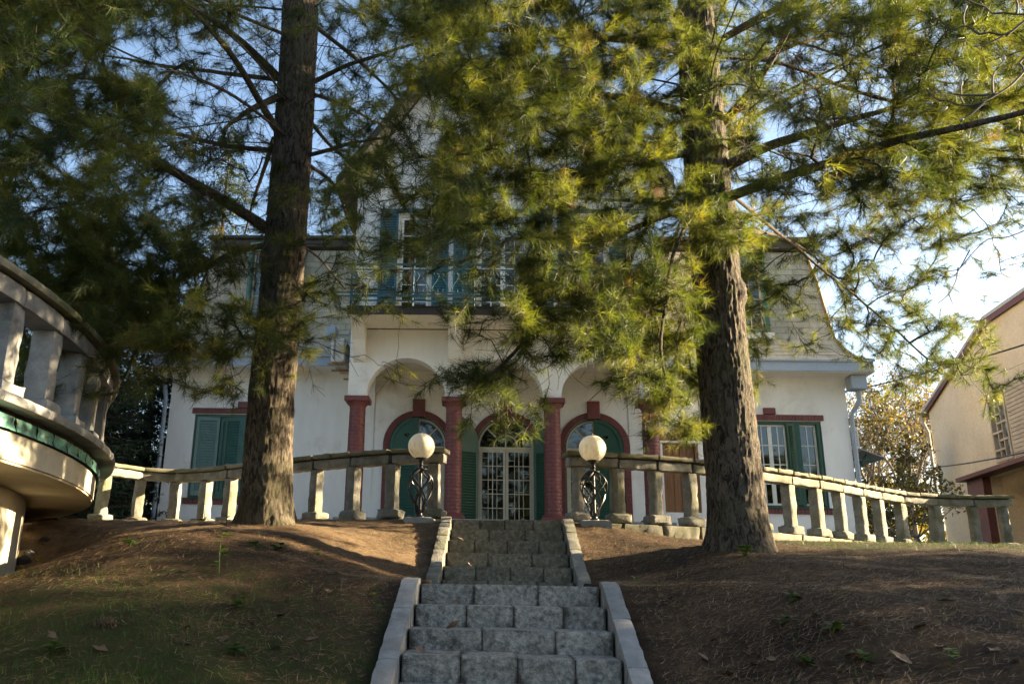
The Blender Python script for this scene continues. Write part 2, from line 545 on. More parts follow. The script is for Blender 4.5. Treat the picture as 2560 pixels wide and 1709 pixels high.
def ground_z(X, Y):
    X = np.asarray(X, float)
    Y = np.asarray(Y, float)
    dx = X - axis_x(np.clip(Y, 0, 12))
    t = sstep((np.abs(dx) - .66) / 1.7)
    side = np.where(dx < 0, smooth_tab(Y, LEFT_LINE), smooth_tab(Y, RIGHT_LINE))
    w_ = sstep((-X - 2.3) / 1.5)
    side = np.where(dx < 0, side * (1 - w_) + smooth_tab(Y, FARLEFT_LINE) * w_, side)
    side = side - .60 * sstep((-X - 3.4) / 1.5) * sstep((Y - 5.0) / 2) * sstep((10.4 - Y) / 2.0)
    mid = interp(Y, STAIR_LINE)
    z = mid * (1 - t) + side * t
    amp = np.clip((11 - Y) / 4, 0, 1) * sstep((np.abs(dx) - .7) / .5)
    z = z + amp * (.030 * np.sin(X * 2.3 + 1.3 * np.sin(Y * 1.1)) * np.sin(Y * 1.9 + .5) + .014 * np.sin(X * 6.1 + Y * 2.2) * np.sin(Y * 5.3 - X * 1.7))
    far = np.hypot(X, Y)
    z = z - np.clip((-Y - 5) / 60, 0, 1) * 1.0 - np.clip((far - 70) / 300, 0, 1) * 3
    return z
def gz(x, y):
    return float(ground_z(x, y))
def on_ground(px, py, y0=3.0, y1=30.):
    d = ray(px, py)
    d = d / d[1]
    Y = np.linspace(y0, y1, 6000)
    k = np.argmax(d[2] * Y < ground_z(d[0] * Y, Y))
    Y = Y[k]
    return Vector((d[0] * Y, Y, gz(d[0] * Y, Y)))
fx = np.arange(-7, 10.01, .075)
fy = np.arange(2.2, 15.01, .075)
xs = np.concatenate([[-420, -200, -100, -60, -40, -28, -20, -15, -12, -10, -8.5, -7.7], fx, [10.6, 11.5, 13, 15, 18, 22, 28, 40, 60, 100, 200, 420]])
ys = np.concatenate([[-200, -80, -40, -20, -12, -8, -5, -3, -1.5, -.5, .3, .9, 1.4, 1.8], fy, [15.6, 17, 19, 22, 27, 35, 50, 80, 140, 250, 420]])
GX, GY = np.meshgrid(xs, ys)
GZ = ground_z(GX, GY)
dxs = np.abs(GX - axis_x(GY))
cut = ((dxs < .70) & (GY > 2.9) & (GY < 6.35)) | ((dxs < .66) & (GY >= 6.35) & (GY < 10.3))
GZ = np.where(cut, GZ - .32, GZ)
jit = rng.normal(0, .006, GZ.shape) * ((GY > 2) & (GY < 11) & (GX > -7) & (GX < 9))
GZ = GZ + jit
ny, nx = GZ.shape
idx = np.arange(ny * nx).reshape(ny, nx)
Fg = np.stack([idx[:-1, :-1], idx[:-1, 1:], idx[1:, 1:], idx[1:, :-1]], -1).reshape(-1, 4)
green = np.clip(1.35 - (GY - 3.4) / 3.2, 0, 1) * np.clip((-GX + .1) / .6, 0, 1) + .95 * np.clip((GX - 2.6) / 1.2, 0, 1) * np.clip((GY - 8.2) / 1.5, 0, 1) + .35
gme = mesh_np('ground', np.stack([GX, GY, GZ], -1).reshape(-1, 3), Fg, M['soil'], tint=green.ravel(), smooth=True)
sunlit_duff = np.clip((GY - 7.3) / 1.2, 0, 1) * np.clip((2.2 - GX) / 1.5, .25, 1) * (GY < 13)  # needle ground brightened on the crest, painting sunlight into its colour
at_ = gme.attributes.new('sunlit_duff', 'FLOAT', 'POINT')
at_.data.foreach_set('value', np.ascontiguousarray(sunlit_duff.ravel(), np.float32))
g = link('ground', gme, kind='structure')

# ------------------------------------------------------------------ rough-hewn stones
def hewn(x0, x1, y0, y1, z0, z1, seed, rough=.012, sub=(8, 3, 4), rough_faces=('y0',), bev=.012):
    """box split into grids whose chosen faces are pecked rough; returns verts, faces"""
    nx_, ny_, nz_ = sub
    vmap = {}
    V, Fc = [], []
    sv = Vector((seed * 7.31, seed * 3.77, seed * 1.93))
    L = (x1 - x0, y1 - y0, z1 - z0)
    def vert(i, j, k):
        key = (i, j, k)
        if key in vmap:
            return vmap[key]
        u, v, w = i / nx_, j / ny_, k / nz_
        p = Vector((x0 + u * L[0], y0 + v * L[1], z0 + w * L[2]))
        ext = [(-1 if a == 0 else 1 if a == n_ else 0) for a, n_ in ((i, nx_), (j, ny_), (k, nz_))]
        ne = sum(1 for e in ext if e)
        if ne >= 2:
            for q in range(3):
                p[q] -= ext[q] * bev * (.6 + .8 * noise.noise(p * 9 + sv))
        d = noise.noise(p * 15 + sv) * .6 + noise.noise(p * 37 + sv) * .6
        for q, e in enumerate(ext):
            if e:
                nm = 'xyz'[q] + ('0' if e < 0 else '1')
                a_ = rough if nm in rough_faces else rough * .18
                edge = .5 if ne >= 2 else 1.0
                p[q] += e * d * a_ * edge
        vmap[key] = len(V)
        V.append(p)
        return vmap[key]
    for a, b, f in ((nx_, nz_, lambda i, k: (i, 0, k)), (nx_, nz_, lambda i, k: (i, ny_, k))):
        for i in range(a):
            for k in range(b):
                Fc.append([vert(*f(i, k)), vert(*f(i + 1, k)), vert(*f(i + 1, k + 1)), vert(*f(i, k + 1))])
    for a, b, f in ((ny_, nz_, lambda i, k: (0, i, k)), (ny_, nz_, lambda i, k: (nx_, i, k)), ):
        for i in range(a):
            for k in range(b):
                Fc.append([vert(*f(i, k)), vert(*f(i + 1, k)), vert(*f(i + 1, k + 1)), vert(*f(i, k + 1))])
    for a, b, f in ((nx_, ny_, lambda i, k: (i, k, 0)), (nx_, ny_, lambda i, k: (i, k, nz_))):
        for i in range(a):
            for k in range(b):
                Fc.append([vert(*f(i, k)), vert(*f(i + 1, k)), vert(*f(i + 1, k + 1)), vert(*f(i, k + 1))])
    return V, Fc
def stone(name, parent, mat, seed, rot=None, org=None, kind=None, grime=False, **kw):
    V, Fc = hewn(seed=seed, **kw)
    if rot is not None:
        c_, s_ = math.cos(rot), math.sin(rot)
        V = [Vector((org[0] + p.x * c_ - p.y * s_, org[1] + p.x * s_ + p.y * c_, org[2] + p.z)) for p in V]
    mb = MB()
    mb.add(V, Fc)
    o = mb.obj(name, mat, parent, smooth=True, kind=kind)
    if grime:
        off = root_loc(parent)
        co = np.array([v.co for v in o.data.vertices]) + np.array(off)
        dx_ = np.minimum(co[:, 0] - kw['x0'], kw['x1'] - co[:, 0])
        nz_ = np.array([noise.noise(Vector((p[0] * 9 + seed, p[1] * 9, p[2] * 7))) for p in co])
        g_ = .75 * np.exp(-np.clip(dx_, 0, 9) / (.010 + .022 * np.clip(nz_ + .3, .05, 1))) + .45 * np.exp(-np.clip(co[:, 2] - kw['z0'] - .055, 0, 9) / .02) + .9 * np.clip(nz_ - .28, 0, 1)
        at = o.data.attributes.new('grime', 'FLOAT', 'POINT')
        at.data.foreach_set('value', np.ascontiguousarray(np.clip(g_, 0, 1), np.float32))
    return o

# ------------------------------------------------------------------ the stone stairs
low = thing('stone_stairs', 'lower flight of rough grey granite steps with grey kerbs, nearest the viewer', 'stairs', (axis_x(4), 4, -.9))
upp = thing('stone_stairs', 'upper flight of mossy granite steps leading up between the two globe lamps', 'stairs', (axis_x(9), 9, .3))
lowsteps = [(6.20, .032), (5.84, -.10), (5.48, -.239), (5.12, -.369), (4.76, -.51), (4.40, -.65), (4.04, -.79), (3.68, -.93)]
uppsteps = [(9.91, .770), (9.65, .638), (9.30, .502), (8.96, .362), (8.55, .218), (8.27, .077)]
W2 = .625
cuts_low = [(.30, .66), (.27, .52, .78), (.36, .72), (.27, .53, .79), (.3, .66), (.25, .5, .77), (.33, .68), (.3, .6)]
cuts_upp = [(.25, .48, .74), (.34, .66), (.22, .5, .77), (.34, .7), (.25, .52, .78), (.35, .72)]
sd = 1
for fl, steps, cuts, mt in ((low, lowsteps, cuts_low, M['stone']), (upp, uppsteps, cuts_upp, M['stonestep'])):
    for i, (Y, z) in enumerate(steps):
        xc = axis_x(Y)
        cs = [0] + list(cuts[i]) + [1]
        depth = .62 if not (fl is low and i == 0) else .5
        if fl is upp and i == 0:
            depth = .62
        for a, b in zip(cs[:-1], cs[1:]):
            sd += 1
            dz = random.uniform(-.006, .006)
            stone('stone', fl, mt, sd, x0=xc - W2 + a * 2 * W2 + .0015, x1=xc - W2 + b * 2 * W2 - .0015, y0=Y + random.uniform(-.005, .005), y1=Y + depth, z0=z - .20, z1=z + dz,
                  rough=.011, bev=.002, sub=(max(12, int((b - a) * 70)), 3, 12), rough_faces=('y0',), grime=True)
    # mortar bed behind the stones
    mb = MB()
    for (Y, z) in steps:
        xc = axis_x(Y)
        mb.box(xc - W2, xc + W2, Y + .016, Y + .5, z - .24, z - .008)
    mb.obj('mortar', M['mortar'], fl)
# landing slab between the flights
mb = MB()
for a, b in ((0, .32), (.325, .66), (.665, 1)):
    mb.cbox(axis_x(7.2) - W2 - .03 + a * 2 * (W2 + .03), axis_x(7.2) - W2 - .03 + b * 2 * (W2 + .03), 6.70, 8.30, -.1, .028, .008)
mb.obj('landing', M['stonetop'], low)
# sloping kerb stones beside the steps
def kerb(fl, side, pts, w, mat, cuts, gap=.006):
    """pts: [(Y, z_top)], stones between the fractions in cuts"""
    Ys = [p[0] for p in pts]
    global sd
    y0, y1 = Ys[0], Ys[-1]
    for a, b in zip(cuts[:-1], cuts[1:]):
        ya, yb = y0 + (y1 - y0) * a + gap, y0 + (y1 - y0) * b - gap
        sd += 1
        V, Fc = hewn(0, 1, 0, w, 0, 1, sd, rough=.0, sub=(14, 4, 4), bev=0)
        mb = MB()
        out = []
        sv = Vector((sd * 3.1, 1.7, sd * .7))
        for p in V:
            Y = ya + (yb - ya) * p.x
            zt = np.interp(Y, Ys, [q[1] for q in pts])
            off = W2 + .012 + p.y
            X = axis_x(Y) + side * off
            z = zt - .42 * (1 - p.z)
            e = (p.x < .01 or p.x > .99) and 1 or 0
            ed = (p.y < .001 or p.y > w - .001)
            n1 = noise.noise(Vector((X, Y, z)) * 16 + sv)
            if p.z > .99:
                z += n1 * .006 - (.004 if ed else 0) - (.006 if e else 0)
            if ed:
                X += side * (1 if p.y > w / 2 else -1) * (n1 * .006 - (.002 if p.z > .99 else 0))
            out.append((X, Y, z))
        mb.add(out, Fc)
        mb.obj('kerb_stone', mat, fl, smooth=True)
for side in (-1, 1):
    kerb(low, side, [(3.4, -1.02), (4.80, -.475), (6.10, .055), (6.32, .075)], .115, M['stonetop'], [0, .16, .36, .56, .78, 1] if side < 0 else [0, .14, .33, .55, .75, 1])
    kerb(upp, side, [(8.0, .10), (8.35, .19), (9.85, .79), (10.02, .80)], .115, M['stonemoss'], [0, .2, .42, .62, .82, 1] if side < 0 else [0, .22, .45, .7, 1])

# ------------------------------------------------------------------ stone balustrades
def balustrade(nodes, label, rail_z, base_z_of, first_is_end, seed0, fine_split=2):
    """nodes: plan points of the posts"""
    global sd
    root = thing('balustrade', label, 'balustrade', (nodes[0][0], nodes[0][1], base_z_of(*nodes[0])))
    P = [Vector((x, y, 0)) for x, y in nodes]
    for i, p in enumerate(P):
        t = (P[min(i + 1, len(P) - 1)] - P[max(i - 1, 0)]).normalized()
        rot = math.atan2(t.y, t.x)
        bz = base_z_of(p.x, p.y)
        sd += 1
        w = .073 + random.uniform(-.007, .007)
        post = stone('post', root, M['stonemoss'], sd, rot=rot + random.uniform(-.03, .03), org=(p.x, p.y, 0), x0=-w, x1=w, y0=-.075, y1=.075, z0=bz + .11, z1=rail_z - .187,
                     rough=.014, sub=(5, 4, 14), rough_faces=('x0', 'x1', 'y1'), bev=.012)
        sd += 1
        stone('foot', post, M['stonemoss'], sd, rot=rot, org=(p.x, p.y, 0), x0=-.145, x1=.145, y0=-.125, y1=.125, z0=bz, z1=bz + .125, rough=.016, sub=(7, 5, 4), rough_faces=('x0', 'x1', 'y0'), bev=.022)
    for i in range(len(P) - 1):
        a, b = P[i], P[i + 1]
        t = (b - a)
        L = t.length
        rot = math.atan2(t.y, t.x)
        x0, x1 = .006, L - .006
        if i == 0 and first_is_end:
            x0 = -.14
        if i == len(P) - 2:
            x1 = L + .14
        sd += 1
        stone('rail_stone', root, M['stonemoss'], sd, rot=rot, org=(a.x, a.y, 0), x0=x0, x1=x1, y0=-.095, y1=.095, z0=rail_z - .19, z1=rail_z - .072, rough=.015, sub=(14, 4, 4), rough_faces=('y0', 'z0'), bev=.012)
        sd += 1
        xm = L * random.uniform(.42, .58) if L > .62 else None
        c0, c1 = x0 - (.03 if x0 < 0 else -.0), x1 + (.03 if x1 > L else 0)
        for s0, s1 in ([(c0, xm - .004), (xm + .004, c1)] if xm else [(c0, c1)]):
            sd += 1
            stone('cap_stone', root, M['stoneweathered'], sd, rot=rot, org=(a.x, a.y, 0), x0=s0, x1=s1, y0=-.135, y1=.135, z0=rail_z - .068, z1=rail_z + random.uniform(-.004, .004), rough=.010, sub=(8, 4, 3), rough_faces=('y0',), bev=.014)
        # kerb course under the feet
        sd += 1
        bz = min(base_z_of(a.x, a.y), base_z_of(b.x, b.y))
        stone('kerb_stone', root, M['stoneweathered'], sd, rot=rot, org=(a.x, a.y, 0), x0=x0 - (.02 if x0 < 0 else 0), x1=x1, y0=-.17, y1=.17, z0=bz - .30, z1=bz - .002, rough=.02, sub=(12, 5, 5), rough_faces=('y0',), bev=.018)
    return root
right_nodes = [(1.26, 10.56), (1.75, 10.66), (2.25, 10.80), (2.73, 11.00), (3.22, 11.26), (3.78, 11.62), (4.33, 12.02), (4.86, 12.42), (5.36, 12.86), (5.86, 13.32), (6.33, 13.74), (6.90, 14.22), (7.62, 14.55), (8.25, 14.58), (8.72, 14.55)]
left_nodes = [(-.52, 10.44), (-1.05, 10.57), (-1.58, 10.88), (-2.12, 11.20), (-2.62, 11.56), (-3.12, 11.92), (-3.58, 12.28), (-4.06, 12.64), (-4.60, 12.86), (-5.08, 12.66), (-5.40, 12.15)]
balustrade(right_nodes, 'mossy stone balustrade curving away to the right of the steps', 1.667, lambda x, y: .80 - .02 * max(0, (x - 4) / 4), True, 100)
balustrade(left_nodes, 'mossy stone balustrade left of the steps, running behind the pine trunk', 1.667, lambda x, y: .80, True, 300)

mb = MB()
edge_ = [(x, y + .16) for x, y in left_nodes[::-1]] + [(.37, 10.35)] + [(x, y + .16) for x, y in right_nodes]
tri = tessellate_polygon([[Vector((x, y, 0)) for x, y in edge_ + [(13.5, 16.5), (13.5, 19.3), (-8.5, 19.3), (-8.0, 14.0)]]])
pts_ = edge_ + [(13.5, 16.5), (13.5, 19.3), (-8.5, 19.3), (-8.0, 14.0)]
mb.add([(x, y, .786) for x, y in pts_], tri)
mb.obj('bounce_paving', M['stonetop'], None, kind='structure')  # unseen terrace floor, added to bounce light into the porch

# ------------------------------------------------------------------ round terrace on the left
DC = Vector((-12.09, 5.79, 0))
def dpt(r_, ang, z):
    return (DC.x + r_ * math.cos(ang), DC.y + r_ * math.sin(ang), z)
dr = thing('round_terrace', 'round rendered terrace with stone balustrade and green copper edge strip, overhanging the slope', 'terrace', (-3.6, 6.5, .2))
def ring_sector(mb, r0, r1, z0, z1, a0=-85, a1=70, n=150, mi=0):
    vv, ff = [], []
    for i in range(n + 1):
        a = R(a0 + (a1 - a0) * i / n)
        vv += [dpt(r0, a, z0), dpt(r1, a, z0), dpt(r1, a, z1), dpt(r0, a, z1)]
    for i in range(n):
        for j in range(4):
            k = (j + 1) % 4
            ff.append((i * 4 + j, i * 4 + k, i * 4 + 4 + k, i * 4 + 4 + j))
    ff += [(0, 1, 2, 3), (n * 4 + 3, n * 4 + 2, n * 4 + 1, n * 4)]
    mb.add(vv, ff, mi)
mb = MB()
ring_sector(mb, 4.0, 8.60, .852, 1.06)
mb.obj('drum', M['drum'], dr, smooth=True)
mb = MB()
ring_sector(mb, 4.2, 8.585, .832, .850)
mb.obj('underside', M['drumunder'], dr, smooth=True)
mb = MB()
ring_sector(mb, 7.2, 7.92, -.9, .830)
mb.obj('base_wall', M['drum'], dr, smooth=True)
# copper strip: dented sheets
for k in range(-14, 26):
    a0, a1 = k * 2.4, k * 2.4 + 2.36
    mb = MB()
    n = 6
    vv, ff = [], []
    sv = k * 3.3
    for i in range(n + 1):
        a = R(a0 + (a1 - a0) * i / n)
        for j in range(4):
            z = 1.065 + .034 * j
            rr = 8.625 + (.014 if j == 0 else 0) + .016 * noise.noise(Vector((i * .9 + sv, j * .8, k))) - (.006 if i == n else 0)
            vv.append(dpt(rr, a, z))
    for i in range(n):
        for j in range(3):
            ff.append((i * 4 + j, i * 4 + 4 + j, i * 4 + 5 + j, i * 4 + 1 + j))
    mb.add(vv, ff)
    mb.obj('copper_sheet', M['copper'], dr, recalc=False)
mb = MB()
ring_sector(mb, 8.0, 8.605, 1.061, 1.205)
mb.obj('edge_band', M['mortar'], dr, smooth=True)
aa = -20.0
k = 0
def arc_stone(name, parent, mat, r0, r1, z0, z1, a0, a1, seed, rough=.008):
    V, Fc = hewn(0, 1, 0, 1, 0, 1, seed, rough=0, sub=(8, 3, 3), bev=0)
    out = []
    for p in V:
        a = R(a0 + (a1 - a0) * p.x)
        rr = r0 + (r1 - r0) * p.y
        z = z0 + (z1 - z0) * p.z
        q = Vector(dpt(rr, a, z))
        d = noise.noise(q * 14) * rough
        edge = ((p.z > .99 or p.z < .01) and p.y > .99)
        rr += d - (.010 if edge else 0) - (.006 if p.x in (0., 1.) and p.y > .9 else 0)
        out.append(dpt(rr, a, z + (d * .5 if p.z > .99 else 0)))
    mb = MB()
    mb.add(out, Fc)
    return mb.obj(name, mat, parent, smooth=True)
step_a = 4.72
angs = [1.15 + step_a * i for i in range(-8, 12)]
for i, a in enumerate(angs):
    sd += 1
    q = dpt(8.52, R(a), 0)
    rot = R(a) - PI / 2
    post = stone('post', dr, M['stonetop'], sd, rot=rot, org=(q[0], q[1], 0), x0=-.098, x1=.098, y0=-.10, y1=.10, z0=1.40, z1=2.0, rough=.010, sub=(4, 4, 12), rough_faces=('x0', 'x1', 'y1', 'y0'), bev=.014)
    sd += 1
    stone('foot', post, M['stonetop'], sd, rot=rot, org=(q[0], q[1], 0), x0=-.17, x1=.17, y0=-.15, y1=.15, z0=1.279, z1=1.405, rough=.010, sub=(5, 5, 3), rough_faces=('y1',), bev=.018)
    sd += 1
    arc_stone('rail_stone', dr, M['stonetop'], 8.40, 8.655, 1.995, 2.128, a + .04, a + step_a - .04, sd)
    sd += 1
    arc_stone('cap_stone', dr, M['stoneweathered'], 8.36, 8.72, 2.146, 2.205, a + 1.5, a + 1.5 + step_a - .05, sd)
    sd += 1
    arc_stone('floor_stone', dr, M['stonetop'], 7.6, 8.78, 1.208, 1.277, a - 1.9, a - 1.9 + step_a - .055, sd)
mb = MB()
ring_sector(mb, 8.42, 8.64, 2.118, 2.15)
mb.obj('rail_joint', M['mortar'], dr, smooth=True)

# ------------------------------------------------------------------ globe lamps
def lamp(x, y, label):
    root = thing('globe_lamp', label, 'lamp', (x, y, .66), 'globe lamps flanking the stairs')
    global sd
    sd += 1
    stone('plinth', root, M['stonetop'], sd, x0=x - .18, x1=x + .18, y0=y - .16, y1=y + .16, z0=.60, z1=.785, rough=.016, sub=(8, 6, 5), rough_faces=('y0', 'x1', 'x0'), bev=.02)
    mb = MB()
    mb.lathe((x, y, 0), [(.055, .782), (.055, .80), (.034, .815), (.030, .845), (.018, .85), (.016, 1.30), (.03, 1.31), (.036, 1.335)], 16)
    mb.obj('stem', M['iron'], root, smooth=True)
    N = 22
    for q in range(8):
        sgn = 1 if q % 2 else -1
        ph = 2 * PI * (q // 2) / 4 + (PI / 4 if q % 2 else 0) * .5
        pts = []
        for i in range(N + 1):
            s_ = i / N
            prof = [(0, .036), (.12, .055), (.35, .105), (.6, .150), (.75, .158), (.87, .138), (.96, .085), (1, .045)]
            r_ = np.interp(s_, [p[0] for p in prof], [p[1] for p in prof])
            a = ph + sgn * s_ * PI * .85
            pts.append((x + r_ * math.cos(a), y + r_ * math.sin(a), .83 + .515 * s_))
        mb = MB()
        mb.tube(pts, .0105, 6)
        mb.obj('bar', M['iron'], root, smooth=True)
    mb = MB()
    mb.lathe((x, y, 0), [(.02, 1.335), (.075, 1.34), (.078, 1.352), (.03, 1.362), (.022, 1.38), (.030, 1.40), (.022, 1.42), (.03, 1.445), (.062, 1.455), (.07, 1.475), (.072, 1.482)], 20)
    mb.obj('collar', M['iron'], root, smooth=True)
    prof = []
    for i in range(1, 24):
        a = -PI / 2 + PI * i / 24
        prof.append((.160 * math.cos(a), 1.622 + .158 * math.sin(a)))
    mb = MB()
    mb.lathe((x, y, 0), prof, 40)
    gl = mb.obj('globe', M['globe'], root, smooth=True)
    mb = MB()
    mb.lathe((x, y, 0), [(.05, 1.770), (.034, 1.784), (.012, 1.79), (.010, 1.80)], 14)
    mb.tube([(x, y, 1.795), (x + .012, y, 1.815), (x - .010, y, 1.835), (x + .004, y, 1.855), (x + .002, y, 1.865)], [.008, .008, .007, .005, .002], 6)
    mb.obj('finial', M['iron'], root, smooth=True)
lamp(-.66, 10.0, 'white globe lamp on a twisted iron cage, on its stone block left of the stairs')
lamp(1.37, 10.0, 'white globe lamp on a twisted iron cage, on its stone block right of the stairs')

# ------------------------------------------------------------------ the villa
H = thing('villa', 'white two storey villa with arched porch, red columns, green shutters and shingled mansard roof', 'house', (.61, 19.4, .7))
HL = Vector(H.location)
YW, YP = 19.4, 17.5
XL, XR = -7.29, 8.51
CX = .545
COLX = [-2.56, -.49, 1.59, 3.65]
FZ = 1.35
# door and window openings (x centre)
DX = [-1.36, .67, 2.70]
def arch_pts(xc, hw, z0, zs, rz=None, n=16):
    """closed loop: rectangle with half-round head"""
    rz = rz or hw
    pts = [(xc - hw, z0), (xc + hw, z0), (xc + hw, zs)]
    for i in range(1, n):
        a = PI * i / n
        pts.append((xc + hw * math.cos(a), zs + rz * math.sin(a)))
    pts.append((xc - hw, zs))
    return pts
def rect(x0, x1, z0, z1):
    return [(x0, z0), (x1, z0), (x1, z1), (x0, z1)]
def wallmap(Y):
    return lambda u, v, w: (u, Y + w, v)
WL = (-6.66, -4.37)
WR = (5.58, 7.88)
WZ = (1.87, 3.84)
mb = MB()
holes = [rect(WL[0], WL[1], *WZ), rect(WR[0], WR[1], *WZ), rect(4.25, 5.06, FZ, 3.30)] + [arch_pts(x, .67, FZ, 3.17) for x in DX]
mb.plate([rect(XL, XR, .5, 4.82)] + holes, wallmap(YW), .28)
mb.box(XL, XL + .28, YW + .281, 29, .5, 4.82)
mb.box(XR - .28, XR, YW + .281, 29, .5, 4.82)
mb.box(XL, XR, 29.001, 29.3, .5, 4.82)
wall = mb.obj('wall', M['stucco'], H)
for a, b, c, d in ((XL - .012, -2.78, YW - .014, YW - .001), (3.9, XR + .012, YW - .014, YW - .001), (XR + .001, XR + .014, YW, 29)):
    mb = MB()
    mb.box(a, b, c, d, .5, 1.735)
    mb.obj('plinth', M['stucco'], H)
# dim rooms behind the windows
mb = MB()
mb.box(XL + .3, XR - .3, 22.2, 22.25, .9, 4.8)
mb.box(XL + .3, XR - .3, 19.7, 22.2, .9, 1.0)
mb.box(XL + .3, XR - .3, 19.7, 22.2, 4.70, 4.75)
mb.box(-2.9, 4.0, 21.2, 21.25, 5.4, 8.6)
mb.obj('interior', M['interior'], H)
# porch: arcade wall above the columns
AR, AZ = .845, 3.90
def arcade_outline():
    pts = []
    x0, x1 = -2.76, 3.86
    pts.append((x0, AZ))
    for i in range(3):
        xc = (COLX[i] + COLX[i + 1]) / 2
        pts.append((xc - AR, AZ))
        for k in range(1, 24):
            a = PI - PI * k / 24
            pts.append((xc + AR * math.cos(a), AZ + AR * math.sin(a)))
        pts.append((xc + AR, AZ))
    pts += [(x1, AZ), (x1, 5.38), (x0, 5.38)]
    return pts
mb = MB()
mb.plate([arcade_outline()], wallmap(YP), .36)
# side arches
for xs_ in (-2.76, 3.50):
    yc, ry = 18.66, .76
    pts = [(YP + .361, AZ), (yc - ry, AZ)]
    for k in range(1, 20):
        a = PI - PI * k / 20
        pts.append((yc + ry * math.cos(a), AZ + ry * math.sin(a)))
    pts += [(yc + ry, AZ), (yc + ry, FZ + .02), (19.398, FZ + .02), (19.398, 5.38), (YP + .361, 5.38)]
    mb.plate([pts], lambda u, v, w, X=xs_: (X + w, u, v), .36)
porch = mb.obj('porch_arcade', M['stucco'], H)
mb = MB()
mb.box(-2.38, 3.48, 17.87, 19.39, 4.93, 5.0)
mb.box(-2.38, 3.48, 19.38, 19.398, 4.70, 4.929)
mb.obj('porch_ceiling', M['stucco_in'], H)
mb = MB()
mb.cbox(-2.9, 4.0, 17.25, 19.383, .6, FZ - .002, .02)
mb.cbox(-1.2, 2.3, 16.85, 17.24, .6, 1.16, .02)
mb.cbox(-1.2, 2.3, 16.45, 16.84, .6, .98, .02)
mb.obj('porch_floor', M['stonetop'], H)
# columns of painted radial bricks
NB = 0
def sector_brick(c, r0, r1, a0, a1, z0, z1, n=3, bev=.002):
    mb = MB()
    vv, ff = [], []
    for i in range(n + 1):
        a = a0 + (a1 - a0) * i / n
        e = bev if i in (0, n) else 0
        for rr, z in ((r0, z0), (r1 - bev - e * .5, z0), (r1 - e, z0 + bev), (r1 - e, z1 - bev), (r1 - bev - e * .5, z1), (r0, z1)):
            vv.append((c[0] + rr * math.cos(a), c[1] + rr * math.sin(a), z))
    for i in range(n):
        for j in range(5):
            ff.append((i * 6 + j, i * 6 + j + 1, i * 6 + 7 + j, i * 6 + 6 + j))
    ff += [tuple(range(6)), tuple(range(n * 6 + 5, n * 6 - 1, -1))]
    mb.add(vv, ff)
    return mb
CYc = 17.69
for ci, x in enumerate(COLX):
    mb = MB()
    mb.lathe((x, CYc, 0), [(.1775, 1.46), (.1735, 3.0), (.1655, 3.68)], 28)
    shaft = mb.obj('column', M['red_joint'], H, smooth=True)
    courses = 29
    rest = MB()
    for k in range(courses):
        z0 = 1.47 + k * .0762
        z1 = z0 + .0735
        rad = np.interp(z0, [1.4, 3.0, 3.68], [.182, .178, .170])
        off = (k % 2) * PI / 6 + ci * .4
        for j in range(6):
            a0 = off + j * PI / 3 + .018
            a1 = off + (j + 1) * PI / 3 - .018
            am = ((a0 + a1) / 2 + PI / 2) % (2 * PI)
            am = min(am, 2 * PI - am)
            b = sector_brick((x, CYc), .155, rad + random.uniform(-.0015, .0015), a0, a1, z0, z1, 4)
            if ci == 2 and am < 1.35 and NB < 84:
                NB += 1
                b.obj('brick', M['red'], shaft, smooth=True)
            else:
                rest.add(b.v, b.f)
    rest.obj('brick_courses', M['red'], shaft, smooth=True, kind='stuff')
    mb = MB()
    mb.lathe((x, CYc, 0), [(.172, 3.66), (.178, 3.70), (.20, 3.73), (.225, 3.765), (.232, 3.785)], 28)
    mb.cbox(x - .262, x + .262, CYc - .262, CYc + .262, 3.785, 3.897, .012)
    mb.obj('capital', M['red'], shaft, smooth=True)
    mb = MB()
    mb.cbox(x - .25, x + .25, CYc - .25, CYc + .25, 1.352, 1.42, .012)
    mb.lathe((x, CYc, 0), [(.235, 1.42), (.24, 1.44), (.22, 1.462), (.19, 1.475)], 28)
    mb.obj('base', M['red'], shaft, smooth=True)
# windows ----------------------------------------------------------------
def bar(mb, x0, x1, z0, z1, y0, y1):
    mb.box(x0, x1, y0, y1, z0, z1)
def casement(parent, x0, x1, z0, z1, y, cols, rows, mat, fw=.05, mw=.022, name='casement', glass=True):
    mb = MB()
    mb.plate([rect(x0, x1, z0, z1), rect(x0 + fw, x1 - fw, z0 + fw, z1 - fw)], lambda u, v, w: (u, y + w, v), .045)
    c = mb.obj(name, mat, parent)
    for i in range(1, cols):
        x = x0 + fw + (x1 - x0 - 2 * fw) * i / cols
        mb = MB()
        mb.box(x - mw / 2, x + mw / 2, y + .006, y + .034, z0 + fw, z1 - fw)
        mb.obj('glazing_bar', mat, c)
    for j in range(1, rows):
        z = z0 + fw + (z1 - z0 - 2 * fw) * j / rows
        mb = MB()
        mb.box(x0 + fw, x1 - fw, y + .008, y + .032, z - mw / 2, z + mw / 2)
        mb.obj('glazing_bar', mat, c)
    if glass:
        mb = MB()
        mb.box(x0 + fw - .004, x1 - fw + .004, y + .018, y + .022, z0 + fw - .004, z1 - fw + .004)
        mb.obj('pane', M['glass'], c)
    return c
SLATM = {}
